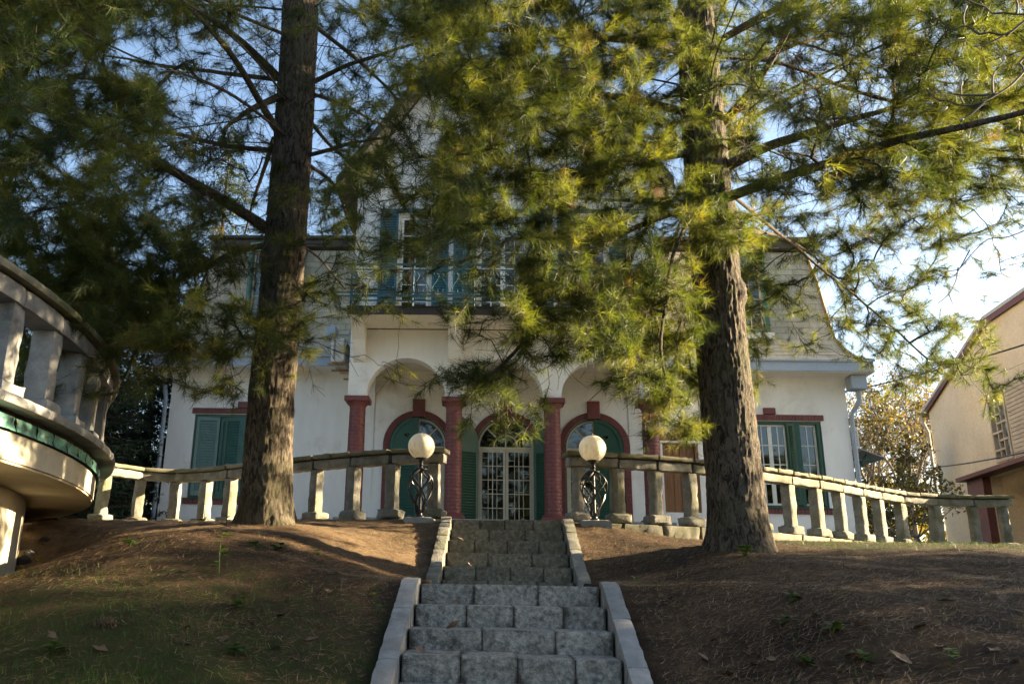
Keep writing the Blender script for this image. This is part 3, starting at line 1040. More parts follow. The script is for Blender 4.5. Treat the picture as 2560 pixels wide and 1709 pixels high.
def shutter(parent, x0, x1, z0, z1, y, mat, n, fw=.055, yaw=0., name='shutter', split=True, label=None, hinge=None):
    """flat louvred leaf; slats are pieces of their own when split"""
    h = hinge if hinge is not None else x0
    cy_, sy_ = math.cos(yaw), math.sin(yaw)
    def mp(u, v, w):
        du = u - h
        return (h + du * cy_ - w * sy_, y + du * sy_ + w * cy_, v)
    mb = MB()
    mb.plate([rect(x0, x1, z0, z1), rect(x0 + fw, x1 - fw, z0 + fw * 1.3, z1 - fw * 1.3)], mp, .04)
    s_ = mb.obj(name, mat, parent, label=label)
    zz0, zz1 = z0 + fw * 1.3, z1 - fw * 1.3
    pit = (zz1 - zz0) / n
    allm = MB()
    for i in range(n):
        zc = zz0 + pit * (i + .5)
        t = pit * .52
        a = [mp(x0 + fw - .004, zc - t, .006), mp(x1 - fw + .004, zc - t, .006), mp(x1 - fw + .004, zc - t + .012, .006), mp(x0 + fw - .004, zc - t + .012, .006)]
        b = [mp(x0 + fw - .004, zc + t - .012, .034), mp(x1 - fw + .004, zc + t - .012, .034), mp(x1 - fw + .004, zc + t, .034), mp(x0 + fw - .004, zc + t, .034)]
        m2 = MB() if split else allm
        m2.hexa([a[0], a[1], b[1], b[0], a[3], a[2], b[2], b[3]])
        if split:
            m2.obj('slat', mat, s_)
    if not split:
        allm.obj('slats', mat, s_, kind='stuff')
    return s_
def soldier(parent, name, x0, x1, z0, z1, y, n):
    mb = MB()
    mb.box(x0 + .004, x1 - .004, y + .012, y + .05, z0 + .004, z1 - .004)
    base = mb.obj(name, M['red_joint'], parent)
    w = (x1 - x0) / n
    mbb = MB()
    mbb.cbox(-w / 2 + .0025, w / 2 - .0035, -.0, .045, -(z1 - z0) / 2, (z1 - z0) / 2, .005)
    me = mbb.mesh('brick', M['red'])
    for i in range(n):
        link('brick', me, base, loc=Vector((x0 + w * (i + .5), y + random.uniform(-.003, .002), (z0 + z1) / 2)) - HL)
    return base
def soldier_key(parent, x0, x1, z0, z1, y):
    mb = MB()
    mb.cbox(x0, x1, y - .03, y + .05, z0, z1, .008)
    return mb.obj('keystone', M['red'], parent)
def curtain(parent, x0, x1, z0, z1, y, mat=None, waves=9, name='curtain'):
    mb = MB()
    n = waves * 4
    vv = []
    for i in range(n + 1):
        x = x0 + (x1 - x0) * i / n
        d = .03 * math.sin(i / n * waves * 2 * PI) + .012 * math.sin(i * 1.7)
        vv += [(x, y + d, z0), (x, y + d, z1)]
    mb.add(vv, [(2 * i, 2 * i + 2, 2 * i + 3, 2 * i + 1) for i in range(n)])
    return mb.obj(name, mat or M['curtain'], parent, smooth='all')
def rect_window(xc, shut):
    x0, x1 = xc - 1.145, xc + 1.145
    mb = MB()
    mb.plate([rect(x0 + .002, x1 - .002, WZ[0] + .002, WZ[1] - .002), rect(x0 + .06, x1 - .06, WZ[0] + .06, WZ[1] - .06)], wallmap(YW + .03), .09)
    mb.box(x0 + .73, x0 + .79, YW + .05, YW + .11, WZ[0] + .062, WZ[1] - .062)
    mb.box(x1 - .79, x1 - .73, YW + .05, YW + .11, WZ[0] + .062, WZ[1] - .062)
    w = mb.obj('window', M['green'], H, label='large ground floor window with closed green shutters' if shut else 'large ground floor window with white casements and folded green shutters')
    soldier(H, 'lintel', x0 - .07, x1 + .07, 3.855, 3.985, YW - .035, 34)
    soldier_key(H, xc - .135, xc + .135, 3.99, 4.14, YW - .03)
    soldier(H, 'brick_sill', x0 - .09, x1 + .09, 1.742, 1.858, YW - .05, 30)
    mb = MB()
    mb.box(x0 - .1, x1 + .1, YW - .075, YW + .02, 1.860, 1.878)
    mb.obj('sill', M['green'], H)
    za, zb = WZ[0] + .065, WZ[1] - .065
    if shut:
        lw = (x1 - x0 - .13) / 4
        for i in range(4):
            mt = M['palegreen'] if i < 1 else M['teal']
            a = x0 + .065 + lw * i
            shutter(H, a + .004, a + lw - .004, za, zb, YW + (.01 if i % 2 else -.02), mt, 26, .07, yaw=(R(7) if i == 0 else R(-7) if i == 1 else 0), hinge=(a if i == 0 else a + lw), label='faded louvred shutter leaf' if i == 0 else None)
    else:
        cuts = [(x0 + .10, x0 + .50, 2), (x0 + .78, xc, 2), (xc, x1 - .78, 2), (x1 - .50, x1 - .10, 2)]
        for a, b, c_ in cuts:
            casement(H, a, b, za, zb, YW + .10, c_, 4, M['whitewood'], .045, .024)
        for a, b in ((x0 + .55, x0 + .78), (x1 - .78, x1 - .52)):
            shutter(H, a, (a + b) / 2 + .03, za, zb, YW + .0, M['green'], 26, .04, yaw=R(-38), hinge=a)
            mb = MB()
            mb.box((a + b) / 2 + .035, b + .03, YW - .01, YW + .03, za, zb)
            mb.obj('folded_leaf', M['green'], H)
        for a, b in ((x1 - .10, x1 - .055), (x0 + .055, x0 + .10)):
            mb = MB()
            mb.box(a, b, YW - .03, YW + .10, za, zb)
            mb.obj('folded_leaf', M['green'], H)
        curtain(H, xc - .35, xc + .36, za, zb, YW + .32, waves=8)
        curtain(H, x1 - .55, x1 - .1, za, zb, YW + .33, waves=6)
    return w
rect_window(-5.515, True)
rect_window(6.73, False)
# arched doors
def arch_ring(xc, r0, r1, zs, z0, y, n):
    """painted brick surround: jambs and voussoirs, each brick its own piece"""
    mb = MB()
    outer = [(xc - r1 + .004, z0), (xc - r0 - .004, z0), (xc - r0 - .004, zs)]
    for i in range(1, 24):
        a = PI - PI * i / 24
        outer.append((xc + (r0 + .004) * math.cos(a), zs + (r0 + .004) * math.sin(a)))
    outer += [(xc + r0 + .004, zs), (xc + r0 + .004, z0), (xc + r1 - .004, z0), (xc + r1 - .004, zs)]
    for i in range(1, 24):
        a = PI * i / 24
        outer.append((xc + (r1 - .004) * math.cos(a), zs + (r1 - .004) * math.sin(a)))
    outer.append((xc - r1 + .004, zs))
    mb.plate([outer], wallmap(y + .008), .04)
    base = mb.obj('brick_surround', M['red_joint'], H)
    hh = .0785
    nb = int((zs - z0) / hh)
    for sgn in (-1, 1):
        for k in range(nb):
            b = MB()
            x0, x1 = sorted((xc + sgn * r0, xc + sgn * r1))
            b.cbox(x0, x1, y - .004, y + .045, z0 + k * hh + .003, z0 + (k + 1) * hh - .003, .004)
            b.obj('brick', M['red'], base)
    for k in range(n):
        a0, a1 = PI * k / n + .006, PI * (k + 1) / n - .006
        if abs((a0 + a1) / 2 - PI / 2) < .11:
            continue
        b = MB()
        p = []
        for yy in (y - .005, y + .045):
            for rr, aa_ in ((r0, a0), (r0, a1), (r1, a1), (r1, a0)):
                p.append((xc + rr * math.cos(aa_), yy, zs + rr * math.sin(aa_)))
        b.hexa([p[0], p[1], p[2], p[3], p[4], p[5], p[6], p[7]])
        b.obj('brick', M['red'], base)
    soldier_key(H, xc - .145, xc + .145, zs + r0 - .02, zs + r1 + .26, y - .02)
heart = []
for i in range(28):
    t = 2 * PI * i / 28
    heart.append((.0036 * 16 * math.sin(t) ** 3, .0036 * (13 * math.cos(t) - 5 * math.cos(2 * t) - 2 * math.cos(3 * t) - math.cos(4 * t))))
def half_arch(x0, x1, z0, zs, hw, xc, inset=0.):
    """outline of a half door leaf between x0 and x1 (one of them at the arch centre)"""
    pts = [(x0 + inset, z0 + inset), (x1 - inset, z0 + inset)]
    N = 14
    r_ = hw - inset
    if x1 > xc + .01:
        pts.append((x1 - inset, zs))
        for i in range(1, N + 1):
            a = PI / 2 * i / N
            xx = xc + r_ * math.cos(a)
            if xx > x0 + inset:
                pts.append((xx, zs + r_ * math.sin(a)))
        pts.append((x0 + inset, zs + math.sqrt(max(0, r_ ** 2 - (x0 + inset - xc) ** 2))))
    else:
        pts.append((x1 - inset, zs + math.sqrt(max(0, r_ ** 2 - (x1 - inset - xc) ** 2))))
        for i in range(N - 1, -1, -1):
            a = PI - PI / 2 * i / N
            a = PI / 2 + PI / 2 * (N - i) / N
            xx = xc + r_ * math.cos(a)
            if xx < x1 - inset:
                pts.append((xx, zs + r_ * math.sin(a)))
        if pts[-1][1] > zs + .001:
            pts.append((x0 + inset, zs))
    return pts
def arch_shutter(xc, side, mat, hw=.645, ztr=3.05, zs=3.17, y=19.36, yaw=0., split=True, heart_on=True, nsl=24, mirror=False, label=None):
    """one leaf of an arched shutter; side -1 left half / +1 right half; yaw swings it about its outer edge"""
    x0, x1 = (xc - hw, xc) if side < 0 else (xc, xc + hw)
    hx = x0 if side < 0 else x1
    cy_, sy_ = math.cos(yaw), math.sin(yaw)
    def mp(u, v, w):
        du = u - hx
        return (hx + du * cy_ - w * sy_, y + du * sy_ + w * cy_, v)
    fw = .065
    outl = half_arch(x0, x1, FZ + .02, zs, hw, xc)
    hole = rect(x0 + fw, x1 - fw, FZ + .14, ztr - .05)
    mb = MB()
    loops = [outl, hole]
    hh = (x0 + x1) / 2 + (-side) * .06
    if heart_on:
        loops.append([(hh + u, 3.40 + v) for u, v in heart])
    mb.plate(loops, mp, .04)
    # raised frame of the upper panel
    fr = half_arch(x0, x1, ztr, zs, hw, xc, .0)
    inn = half_arch(x0, x1, ztr, zs, hw, xc, .07)
    mb.plate([fr, inn], lambda u, v, w: mp(u, v, w - .018), .0175)
    s_ = mb.obj('shutter', mat, H, label=label)
    z0, z1 = FZ + .14, ztr - .05
    pit = (z1 - z0) / nsl
    al = MB()
    for i in range(nsl):
        zc = z0 + pit * (i + .5)
        t = pit * .55
        a = [mp(x0 + fw, zc - t, .004), mp(x1 - fw, zc - t, .004), mp(x1 - fw, zc - t + .012, .004), mp(x0 + fw, zc - t + .012, .004)]
        b = [mp(x0 + fw, zc + t - .012, .036), mp(x1 - fw, zc + t - .012, .036), mp(x1 - fw, zc + t, .036), mp(x0 + fw, zc + t, .036)]
        m2 = MB() if split else al
        m2.hexa([a[0], a[1], b[1], b[0], a[3], a[2], b[2], b[3]])
        if split:
            m2.obj('slat', mat, s_)
    if not split:
        al.obj('slats', mat, s_, kind='stuff')
    return s_
def arched_door(xc, halves=(-1, 1), grille=False):
    y = YW + .10
    hw = .60
    zs = 3.17
    cream = M['cream']
    mb = MB()
    mb.plate([arch_pts(xc, .666, FZ + .004, zs), arch_pts(xc, hw, FZ + .06, zs)], wallmap(y - .02), .08)
    d = mb.obj('door_frame', cream if halves == (-1, 1) else M['cream'], H)
    mb = MB()
    mb.plate([arch_pts(xc, .669, FZ + .002, zs), arch_pts(xc, .640, FZ + .03, zs)], wallmap(YW + .015), .062)
    mb.obj('door_casing', M['green'], H)
    # transom and fanlight
    mb = MB()
    mb.box(xc - hw, xc + hw, y - .012, y + .05, 3.10, 3.165)
    mb.obj('transom', cream, H)
    mb = MB()
    ri = .27
    pts_o = [(xc + (ri + .022) * math.cos(PI * i / 20), 3.17 + (ri + .022) * math.sin(PI * i / 20)) for i in range(21)]
    pts_i = [(xc + (ri - .012) * math.cos(PI * i / 20), 3.17 + (ri - .012) * math.sin(PI * i / 20)) for i in range(20, -1, -1)]
    mb.plate([pts_o + pts_i], wallmap(y), .035)
    for a in (PI / 4, 3 * PI / 4):
        c_, s__ = math.cos(a), math.sin(a)
        q = [(xc + c_ * (ri + .015) - s__ * .014, 3.17 + s__ * (ri + .015) + c_ * .014), (xc + c_ * (ri + .015) + s__ * .014, 3.17 + s__ * (ri + .015) - c_ * .014),
             (xc + c_ * (hw + .01) + s__ * .014, 3.17 + s__ * (hw + .01) - c_ * .014), (xc + c_ * (hw + .01) - s__ * .014, 3.17 + s__ * (hw + .01) + c_ * .014)]
        mb.plate([q], wallmap(y + .002), .03)
    mb.box(xc - .014, xc + .014, y + .003, y + .032, 3.17, 3.17 + hw)
    fan = mb.obj('fanlight', cream, H)
    mb = MB()
    mb.plate([[(xc + hw * math.cos(PI * i / 24), 3.15 + (hw + .01) * math.sin(PI * i / 24)) for i in range(25)]], wallmap(y + .018), .004)
    mb.obj('pane', M['glass'], fan)
    for s_ in halves:
        a, b = (xc - hw, xc - .003) if s_ < 0 else (xc + .003, xc + hw)
        lf = casement(H, a + .004, b, FZ + .05, 3.10, y - .004, 2, 5, cream, .055, .020, name='door_leaf')
        if grille:
            w = (b - a) / 3
            for k in range(1, 3):
                g_ = MB()
                g_.tube([(a + w * k, y - .03, FZ + .10), (a + w * k, y - .03, 3.06)], .008, 6)
                g_.obj('grille_bar', cream, lf)
            for k in range(4):
                zz = FZ + .42 + k * .36 + (.06 if (k + (s_ > 0)) % 2 else 0)
                g_ = MB()
                g_.tube([(a + w * (k % 3), y - .03, zz), (a + w * (k % 3 + 1.0), y - .03, zz)], .007, 6)
                g_.obj('grille_bar', cream, lf)
for i, x in enumerate(DX):
    arch_ring(x, .672, .815, 3.17, FZ, YW - .025, 25)
    arched_door(x, (-1, 1), grille=(i == 1))
mb = MB()
for k in range(16):
    mb.box(.13, .60, YW + .22, YW + .235, FZ + .10 + k * .022, FZ + .115 + k * .022)
mb.obj('window_blind', M['whitewood'], H)
curtain(H, .74, 1.24, FZ + .1, 3.08, YW + .36, waves=7)
arch_shutter(DX[0], -1, M['teal'], label='weathered teal shutter leaf with a heart cut-out, closed')
arch_shutter(DX[2], 1, M['green'], label='dark green shutter leaf with a heart cut-out, closed')
arch_shutter(DX[1], -1, M['green'], yaw=R(-150), y=19.30, split=False, heart_on=False)
arch_shutter(DX[1], 1, M['green'], yaw=R(150), y=19.30, split=False, heart_on=False)
# brown side door with red lintel
mb = MB()
mb.plate([[(4.25 + .002, FZ), (4.32, FZ), (4.32, 3.23), (4.99, 3.23), (4.99, FZ), (5.058, FZ), (5.058, 3.298), (4.252, 3.298)]], wallmap(YW + .04), .1)
sdoor = mb.obj('door_frame', M['brownwood'], H)
for k in range(4):
    a = 4.323 + k * .1665
    b = MB()
    b.cbox(a, a + .162, YW + .10, YW + .14, FZ + .01, 3.226, .008)
    b.obj('plank', M['brownwood'], sdoor)
soldier(H, 'lintel', 4.05, 5.20, 3.36, 3.50, YW - .035, 16)
soldier_key(H, 4.53, 4.78, 3.505, 3.64, YW - .03)
mb = MB()
mb.box(4.10, 5.22, YW - .03, YW + .02, 3.303, 3.35)
mb.obj('door_head', M['stucco'], H)

# eaves, gutter, mansard ---------------------------------------------------
YE, XEL, XER = 18.8, -7.60, 8.95
mb = MB()
for a, b in ((XEL, -2.77), (3.87, XER)):
    mb = MB()
    mb.box(a, b, YE + .004, YW + .02, 4.86, 4.90)
    # cove between wall and soffit
    vv, ff = [], []
    for i in range(7):
        t = i / 6 * PI / 2
        yy = YW - .003 - .22 * (1 - math.cos(t))
        zz = 4.64 + .22 * math.sin(t)
        vv += [(a + .3, yy, zz), (b - (.42 if b > 5 else 0), yy, zz)]
    ff = [(2 * i, 2 * i + 1, 2 * i + 3, 2 * i + 2) for i in range(6)]
    mb.add(vv, ff)
    mb.obj('soffit', M['stucco'], H)
for a, b in ((XEL, XL - .002), (XR + .002, XER)):
    mb = MB()
    mb.box(a, b, YW + .021, 29.5, 4.86, 4.90)
    mb.obj('soffit', M['stucco'], H)
for a, b, nseg in ((XEL, -2.77, 3), (3.87, XER, 4)):
    w = (b - a) / nseg
    for k in range(nseg):
        mb = MB()
        x0, x1 = a + w * k + .003, a + w * (k + 1) - .003
        mb.box(x0, x1, YE - .012, YE + .003, 4.875, 5.125)
        mb.box(x0, x1, YE - .05, YE - .0125, 5.10, 5.145)
        mb.box(x0, x1, YE - .03, YE - .0125, 4.875, 4.905)
        mb.obj('gutter', M['gutter'], H)
mb = MB()
mb.box(XER - .012, XER + .003, YE + .004, 29.5, 4.875, 5.13)
mb.box(XEL - .003, XEL + .012, YE + .004, 29.5, 4.875, 5.13)
mb.obj('gutter', M['gutter'], H)
PROF = [(5.13, .0), (5.22, .22), (5.37, .34), (5.54, .46), (5.81, .58), (6.04, .62), (6.62, .69), (7.27, .765), (7.86, .87), (8.18, .94)]
def inset(z):
    return float(np.interp(z, [p[0] for p in PROF], [p[1] for p in PROF]))
mb = MB()
for (z0, d0), (z1, d1) in zip(PROF[:-1], PROF[1:]):
    for a, b in ((XEL, 'L'), ('R', XER)):
        if b == 'L':
            mb.add([(XEL + d0, YE + d0 + .02, z0), (-2.7, YE + d0 + .02, z0), (-2.7, YE + d1 + .02, z1), (XEL + d1, YE + d1 + .02, z1)], [(0, 1, 2, 3)])
            mb.add([(XEL + d0, YE + d0 + .02, z0), (XEL + d1, YE + d1 + .02, z1), (XEL + d1, 29, z1), (XEL + d0, 29, z0)], [(0, 1, 2, 3)])
        else:
            mb.add([(3.8, YE + d0 + .02, z0), (XER - d0, YE + d0 + .02, z0), (XER - d1, YE + d1 + .02, z1), (3.8, YE + d1 + .02, z1)], [(0, 1, 2, 3)])
            mb.add([(XER - d0, YE + d0 + .02, z0), (XER - d0, 29, z0), (XER - d1, 29, z1), (XER - d1, YE + d1 + .02, z1)], [(0, 1, 2, 3)])
roof = mb.obj('roof', M['underlay'], H)
# upper eave band and low top roof
mb = MB()
for a, b in ((XEL + .80, -2.6), (3.7, XER - .80)):
    mb.cbox(a, b, YE + .78, YE + 1.3, 8.19, 8.38, .02)
    mb.cbox(a - .05, b + .05, YE + .70, YE + 1.3, 8.385, 8.47, .02)
mb.box(XER - 1.3, XER - .79, YE + 1.301, 29, 8.19, 8.38)
mb.box(XER - 1.3, XER - .74, YE + 1.301, 29, 8.385, 8.47)
mb.box(XEL + .79, XEL + 1.3, YE + 1.301, 29, 8.19, 8.38)
mb.add([(XEL + .8, YE + .78, 8.471), (XER - .8, YE + .78, 8.471), (XER - 2.5, 24, 9.6), (XEL + 2.5, 24, 9.6), (XEL + .8, 29, 8.471), (XER - .8, 29, 8.471)], [(0, 1, 2, 3), (3, 2, 5, 4), (1, 5, 2), (0, 3, 4)])
mb.obj('roof_edge', M['roofdark'], roof)
# shingles in courses on the two front slopes
zc = [5.14]
while zc[-1] < 8.12:
    dzz = .10 if zc[-1] < 5.55 else .155
    zc.append(zc[-1] + dzz)
DORM = [(-5.66, -4.33, 5.72, 8.15), (5.55, 6.88, 5.72, 8.15)]
NS = 0
rest = MB()
WSH = .40
for side in ('R', 'L'):
    for r_i in range(len(zc) - 1):
        z0, z1 = zc[r_i], zc[r_i + 1] + .02
        d0, d1 = inset(z0), inset(z1)
        a, b = (3.88, XER - d0 + .01) if side == 'R' else (XEL + d0 - .01, -2.78)
        x = a - (r_i % 2) * WSH / 2
        while x < b:
            xa, xb = max(a, x + .004), min(b, x + WSH - .004)
            x += WSH
            if xb - xa < .05:
                continue
            hit = [q for q in DORM if xa < q[1] and xb > q[0] and z0 < q[3] and z1 > q[2]]
            if hit:
                q = hit[0]
                if xa >= q[0] and xb <= q[1]:
                    continue
                if xa < q[0]:
                    xb = q[0]
                else:
                    xa = q[1]
                if xb - xa < .03:
                    continue
            lift = .016
            o = random.uniform(-.003, .003)
            za = z0 + random.uniform(-.006, .004)
            m_ = MB()
            ex = (d1 - d0)
            xb1 = min(xb, XER - d1 + .01) if side == 'R' else xb
            xa1 = max(xa, XEL + d1 - .01) if side == 'L' else xa
            if xb1 - xa1 < .02:
                continue
            m_.hexa([(xa, YE + d0 - lift + o, za), (xb, YE + d0 - lift + o, za), (xb, YE + d0 - lift + .013 + o, za), (xa, YE + d0 - lift + .013 + o, za),
                     (xa1, YE + d1 - .002, z1), (xb1, YE + d1 - .002, z1), (xb1, YE + d1 + .012, z1), (xa1, YE + d1 + .012, z1)])
            near_corner = (side == 'R' and xa > 6.2) or (side == 'L' and xa > -4.7)
            if near_corner and NS < 290:
                NS += 1
                m_.obj('shingle', M['tile'], roof)
            else:
                rest.add(m_.v, m_.f)
# right hand slope, seen edge-on: joined
for r_i in range(len(zc) - 1):
    z0, z1 = zc[r_i], zc[r_i + 1] + .02
    d0, d1 = inset(z0), inset(z1)
    y = YE + d0
    while y < 28.5:
        rest.hexa([(XER - d0 + .016, y + .004, z0), (XER - d0 + .016, y + .396, z0), (XER - d0 + .003, y + .396, z0), (XER - d0 + .003, y + .004, z0),
                   (XER - d1 + .002, y + .004, z1), (XER - d1 + .002, y + .396, z1), (XER - d1 - .012, y + .396, z1), (XER - d1 - .012, y + .004, z1)])
        y += .4
rest.obj('shingles', M['tile'], roof, kind='stuff')
# hip cover on the right corner and its mirror
for sgn in (1, -1):
    mb = MB()
    pts = []
    for z, d in PROF:
        pts.append(((XER - d + .02) if sgn > 0 else (XEL + d - .02), YE + d - .02, z + .01))
    mb.tube(pts, .035, 6)
    mb.obj('hip_cover', M['rust'] if sgn > 0 else M['fascia'], roof, smooth=True)
# dormer windows in the mansard
for (a, b, z0, z1), sgn in zip(DORM, (-1, 1)):
    yf = 19.22
    mb = MB()
    mb.plate([rect(a, b, z0 + .18, z1), rect(a + .11, b - .11, z0 + .26, z1 - .22)], wallmap(yf), .7)
    dm = mb.obj('dormer', M['palegreen'], H, label='dormer window with pale casements' if sgn > 0 else None)
    xm = (a + b) / 2
    casement(dm, a + .115, xm, z0 + .265, z1 - .225, yf + .10, 2, 5, M['cream'], .04, .022)
    casement(dm, xm, b - .115, z0 + .265, z1 - .225, yf + .10, 2, 5, M['cream'], .04, .022)
    mb = MB()
    mb.cbox(a - .08, b + .06, yf - .06, yf + .3, z0 + .03, z0 + .175, .01)
    mb.obj('sill', M['whitewood'], dm)
    mb = MB()
    mb.box(a + .12, b - .12, yf + .5, yf + .52, z0 + .26, z1 - .22)
    mb.obj('blind', M['blind'], dm)
    for xx, yw in ((b - .10, R(80)), (a + .10, R(100))):
        ln = .10
        mb = MB()
        dx, dy = math.cos(yw) * ln, -math.sin(yw) * ln
        mb.hexa([(xx, yf, z0 + .26), (xx + .035, yf, z0 + .26), (xx + .035 + dx, yf + dy, z0 + .26), (xx + dx, yf + dy, z0 + .26), (xx, yf, z1 - .22), (xx + .035, yf, z1 - .22), (xx + .035 + dx, yf + dy, z1 - .22), (xx + dx, yf + dy, z1 - .22)])
        mb.obj('shutter', M['teal'], dm)
# the gabled bay over the porch --------------------------------------------
BX0, BX1 = -2.76, 3.86
HIPZ, HX = 11.55, 1.72
UW = [(-1.79, -1.04), (-.03, 1.12), (2.13, 2.88)]
mb = MB()
gable = [(BX0, 5.52), (BX1, 5.52), (BX1, 9.0), (CX + HX, HIPZ - .12), (CX - HX, HIPZ - .12), (BX0, 9.0)]
mb.plate([gable] + [rect(a, b, 5.56, 8.12) for a, b in UW], wallmap(YP), .25)
mb.box(BX0, BX0 + .25, YP + .251, 24, 5.0, 9.2)
mb.box(BX1 - .25, BX1, YP + .251, 24, 5.0, 9.2)
bay = mb.obj('gable_wall', M['siding'], H)
mb = MB()
mb.box(BX0 + .55, BX1 - .1, YP - .03, YP - .001, 8.15, 8.24)
mb.obj('window_head', M['bluegreen'], H)
for i, (a, b) in enumerate(UW):
    xm = (a + b) / 2
    mb = MB()
    mb.plate([rect(a + .002, b - .002, 5.562, 8.118), rect(a + .05, b - .05, 5.60, 8.06)], wallmap(YP + .03), .1)
    uw = mb.obj('window', M['cream'], H)
    if i == 1:
        casement(uw, a + .055, xm - .002, 5.61, 8.05, YP + .05, 2, 6, M['whitewood'], .05, .026)
        casement(uw, xm + .002, b - .055, 5.61, 8.05, YP + .05, 2, 6, M['whitewood'], .05, .026)
    else:
        casement(uw, a + .055, b - .055, 5.61, 8.05, YP + .05, 2, 6, M['whitewood'], .05, .026)
    curtain(H, a + .06, b - .06, 5.6, 6.1, YP + .5, waves=6)
SHX = [(-2.22, -1.80), (-1.03, -.66), (-.56, -.30), (-.295, -.04), (1.13, 1.385), (1.39, 1.65), (1.75, 2.12), (2.89, 3.31)]
for a, b in SHX:
    shutter(H, a + .004, b - .004, 5.56, 8.12, YP - .05, M['bluegreen'], 40, .05, split=False)
# roof over the bay: two steep slopes and a half hip
OV = .55
mb = MB()
def slope_x(z):
    return HX + (HIPZ - z) / (HIPZ - 9.0) * (3.31 - HX)
EX = 3.31 + .42
EZ = 9.0 - .42 * (HIPZ - 9.0) / (3.31 - HX) * .62
th = .16
RZ = 12.75
for sg in (-1, 1):
    A = (CX + sg * EX, YP - OV, EZ)
    B = (CX + sg * HX, YP - OV, HIPZ)
    T = (CX, 19.4, RZ)
    A2 = (CX + sg * EX, 25, EZ)
    T2 = (CX, 25, RZ)
    up = lambda p: (p[0], p[1], p[2] + th)
    vv = [A, B, T, T2, A2] + [up(p) for p in (A, B, T, T2, A2)]
    mb.add(vv, [(0, 1, 2, 3, 4), (5, 9, 8, 7, 6), (0, 5, 6, 1), (0, 4, 9, 5)])
A, B, T = (CX - HX, YP - OV, HIPZ), (CX + HX, YP - OV, HIPZ), (CX, 19.4, RZ)
mb.add([A, B, T, (A[0], A[1], A[2] + th), (B[0], B[1], B[2] + th), (T[0], T[1], T[2] + th)], [(0, 1, 2), (3, 5, 4), (0, 3, 4, 1)])
gr = mb.obj('gable_roof', M['rooftile'], H)
mb = MB()
for sg in (-1, 1):
    a, b = Vector((CX + sg * EX, YP - OV - .03, EZ - .10)), Vector((CX + sg * HX, YP - OV - .03, HIPZ - .10))
    o = Vector((0, .028, 0))
    w = Vector((0, 0, .27))
    mb.hexa([a, b, b + o, a + o, a + w, b + w, b + w + o, a + w + o])
mb.box(CX - HX, CX + HX, YP - OV - .031, YP - OV - .003, HIPZ - .10, HIPZ + .17)
mb.obj('bargeboard', M['fascia'], gr)
# grey boards under the overhang
for sg in (-1, 1):
    for k in range(12):
        t0, t1 = k / 12 + .004, (k + 1) / 12 - .004
        pa = lambda t, yy: (CX + sg * (EX + (HX - EX) * t), yy, EZ + (HIPZ - EZ) * t - .012)
        m_ = MB()
        lo = lambda p: (p[0] , p[1], p[2] - .02)
        q = [pa(t0, YP - OV + .01), pa(t1, YP - OV + .01), pa(t1, YP - .004), pa(t0, YP - .004)]
        m_.hexa([lo(p) for p in q] + q)
        m_.obj('plank', M['slat'], gr)
# balcony ------------------------------------------------------------------
mb = MB()
mb.box(-2.66, 3.76, 16.42, YP - .002, 5.40, 5.515)
deck = mb.obj('balcony', M['stucco_in'], H)
mb = MB()
mb.box(-2.68, 3.78, 16.385, 16.418, 5.37, 5.525)
mb.box(-2.685, -2.662, 16.419, YP - .005, 5.37, 5.525)
mb.box(3.762, 3.785, 16.419, YP - .005, 5.37, 5.525)
mb.box(-2.70, 3.80, 16.36, 16.46, 5.526, 5.545)
mb.obj('fascia', M['fascia'], deck)
for x in COLX:
    w = .13
    if x == COLX[0]:
        x += .02
    if x == COLX[3]:
        x -= .02
    mb = MB()
    prof = [(YP - .003, 4.63), (YP - .12, 4.70), (YP - .34, 5.05), (YP - .62, 5.28), (YP - .95, 5.398), (YP - .003, 5.398)]
    mb.plate([prof], lambda u, v, w_, X=x: (X - w + w_, u, v), 2 * w)
    mb.obj('bracket', M['stucco'], deck)
blue = M['bluegreen']
def rail_run(p0, p1, posts=True):
    p0, p1 = Vector(p0), Vector(p1)
    d = (p1 - p0)
    L = d.length
    t = d.normalized()
    for z, r_ in ((6.475, .026), (6.36, .018), (5.80, .018), (5.68, .018)):
        b = MB()
        n_ = Vector((-t.y, t.x, 0))
        a0, a1 = p0 + Vector((0, 0, z)), p1 + Vector((0, 0, z))
        q = []
        for zz in (-r_ * .7, r_ * .7):
            for s_, w_ in ((a0, -1), (a1, -1), (a1, 1), (a0, 1)):
                q.append(s_ + n_ * r_ * w_ + Vector((0, 0, zz)))
        b.hexa(q)
        b.obj('rail', blue, deck)
    n = max(1, round(L / 1.3))
    for i in range(n + 1):
        p = p0 + t * (L * i / n)
        b = MB()
        b.cbox(p.x - .02, p.x + .02, p.y - .02, p.y + .02, 5.546, 6.455, .004)
        b.obj('railing_post', blue, deck)
    # scrollwork between the middle rails
    m = int(L / .205)
    for i in range(m):
        c = p0 + t * (L * (i + .5) / m)
        sgn = 1 if i % 2 else -1
        b = MB()
        for zc_, rr, f in ((5.89, .075, 1), (6.27, .07, -1)):
            pts = []
            for k in range(20):
                a = k / 19 * 2 * PI * 1.35
                r2 = rr * (1 - .78 * k / 19)
                pts.append(c + t * (sgn * r2 * math.cos(a)) + Vector((0, 0, zc_ + f * r2 * math.sin(a) * 1.0)))
            b.tube(pts, .0075, 5)
        pts = []
        for k in range(12):
            s_ = k / 11
            pts.append(c + t * (sgn * .075 * math.cos(PI * s_ * 1.0)) + Vector((0, 0, 5.90 + .36 * s_)))
        b.tube(pts, .0075, 5)
        b.obj('scroll', blue, deck, smooth=True)
rail_run((-2.63, 16.43, 0), (3.73, 16.43, 0))
rail_run((-2.63, 16.46, 0), (-2.63, YP - .03, 0))
rail_run((3.73, 16.46, 0), (3.73, YP - .03, 0))
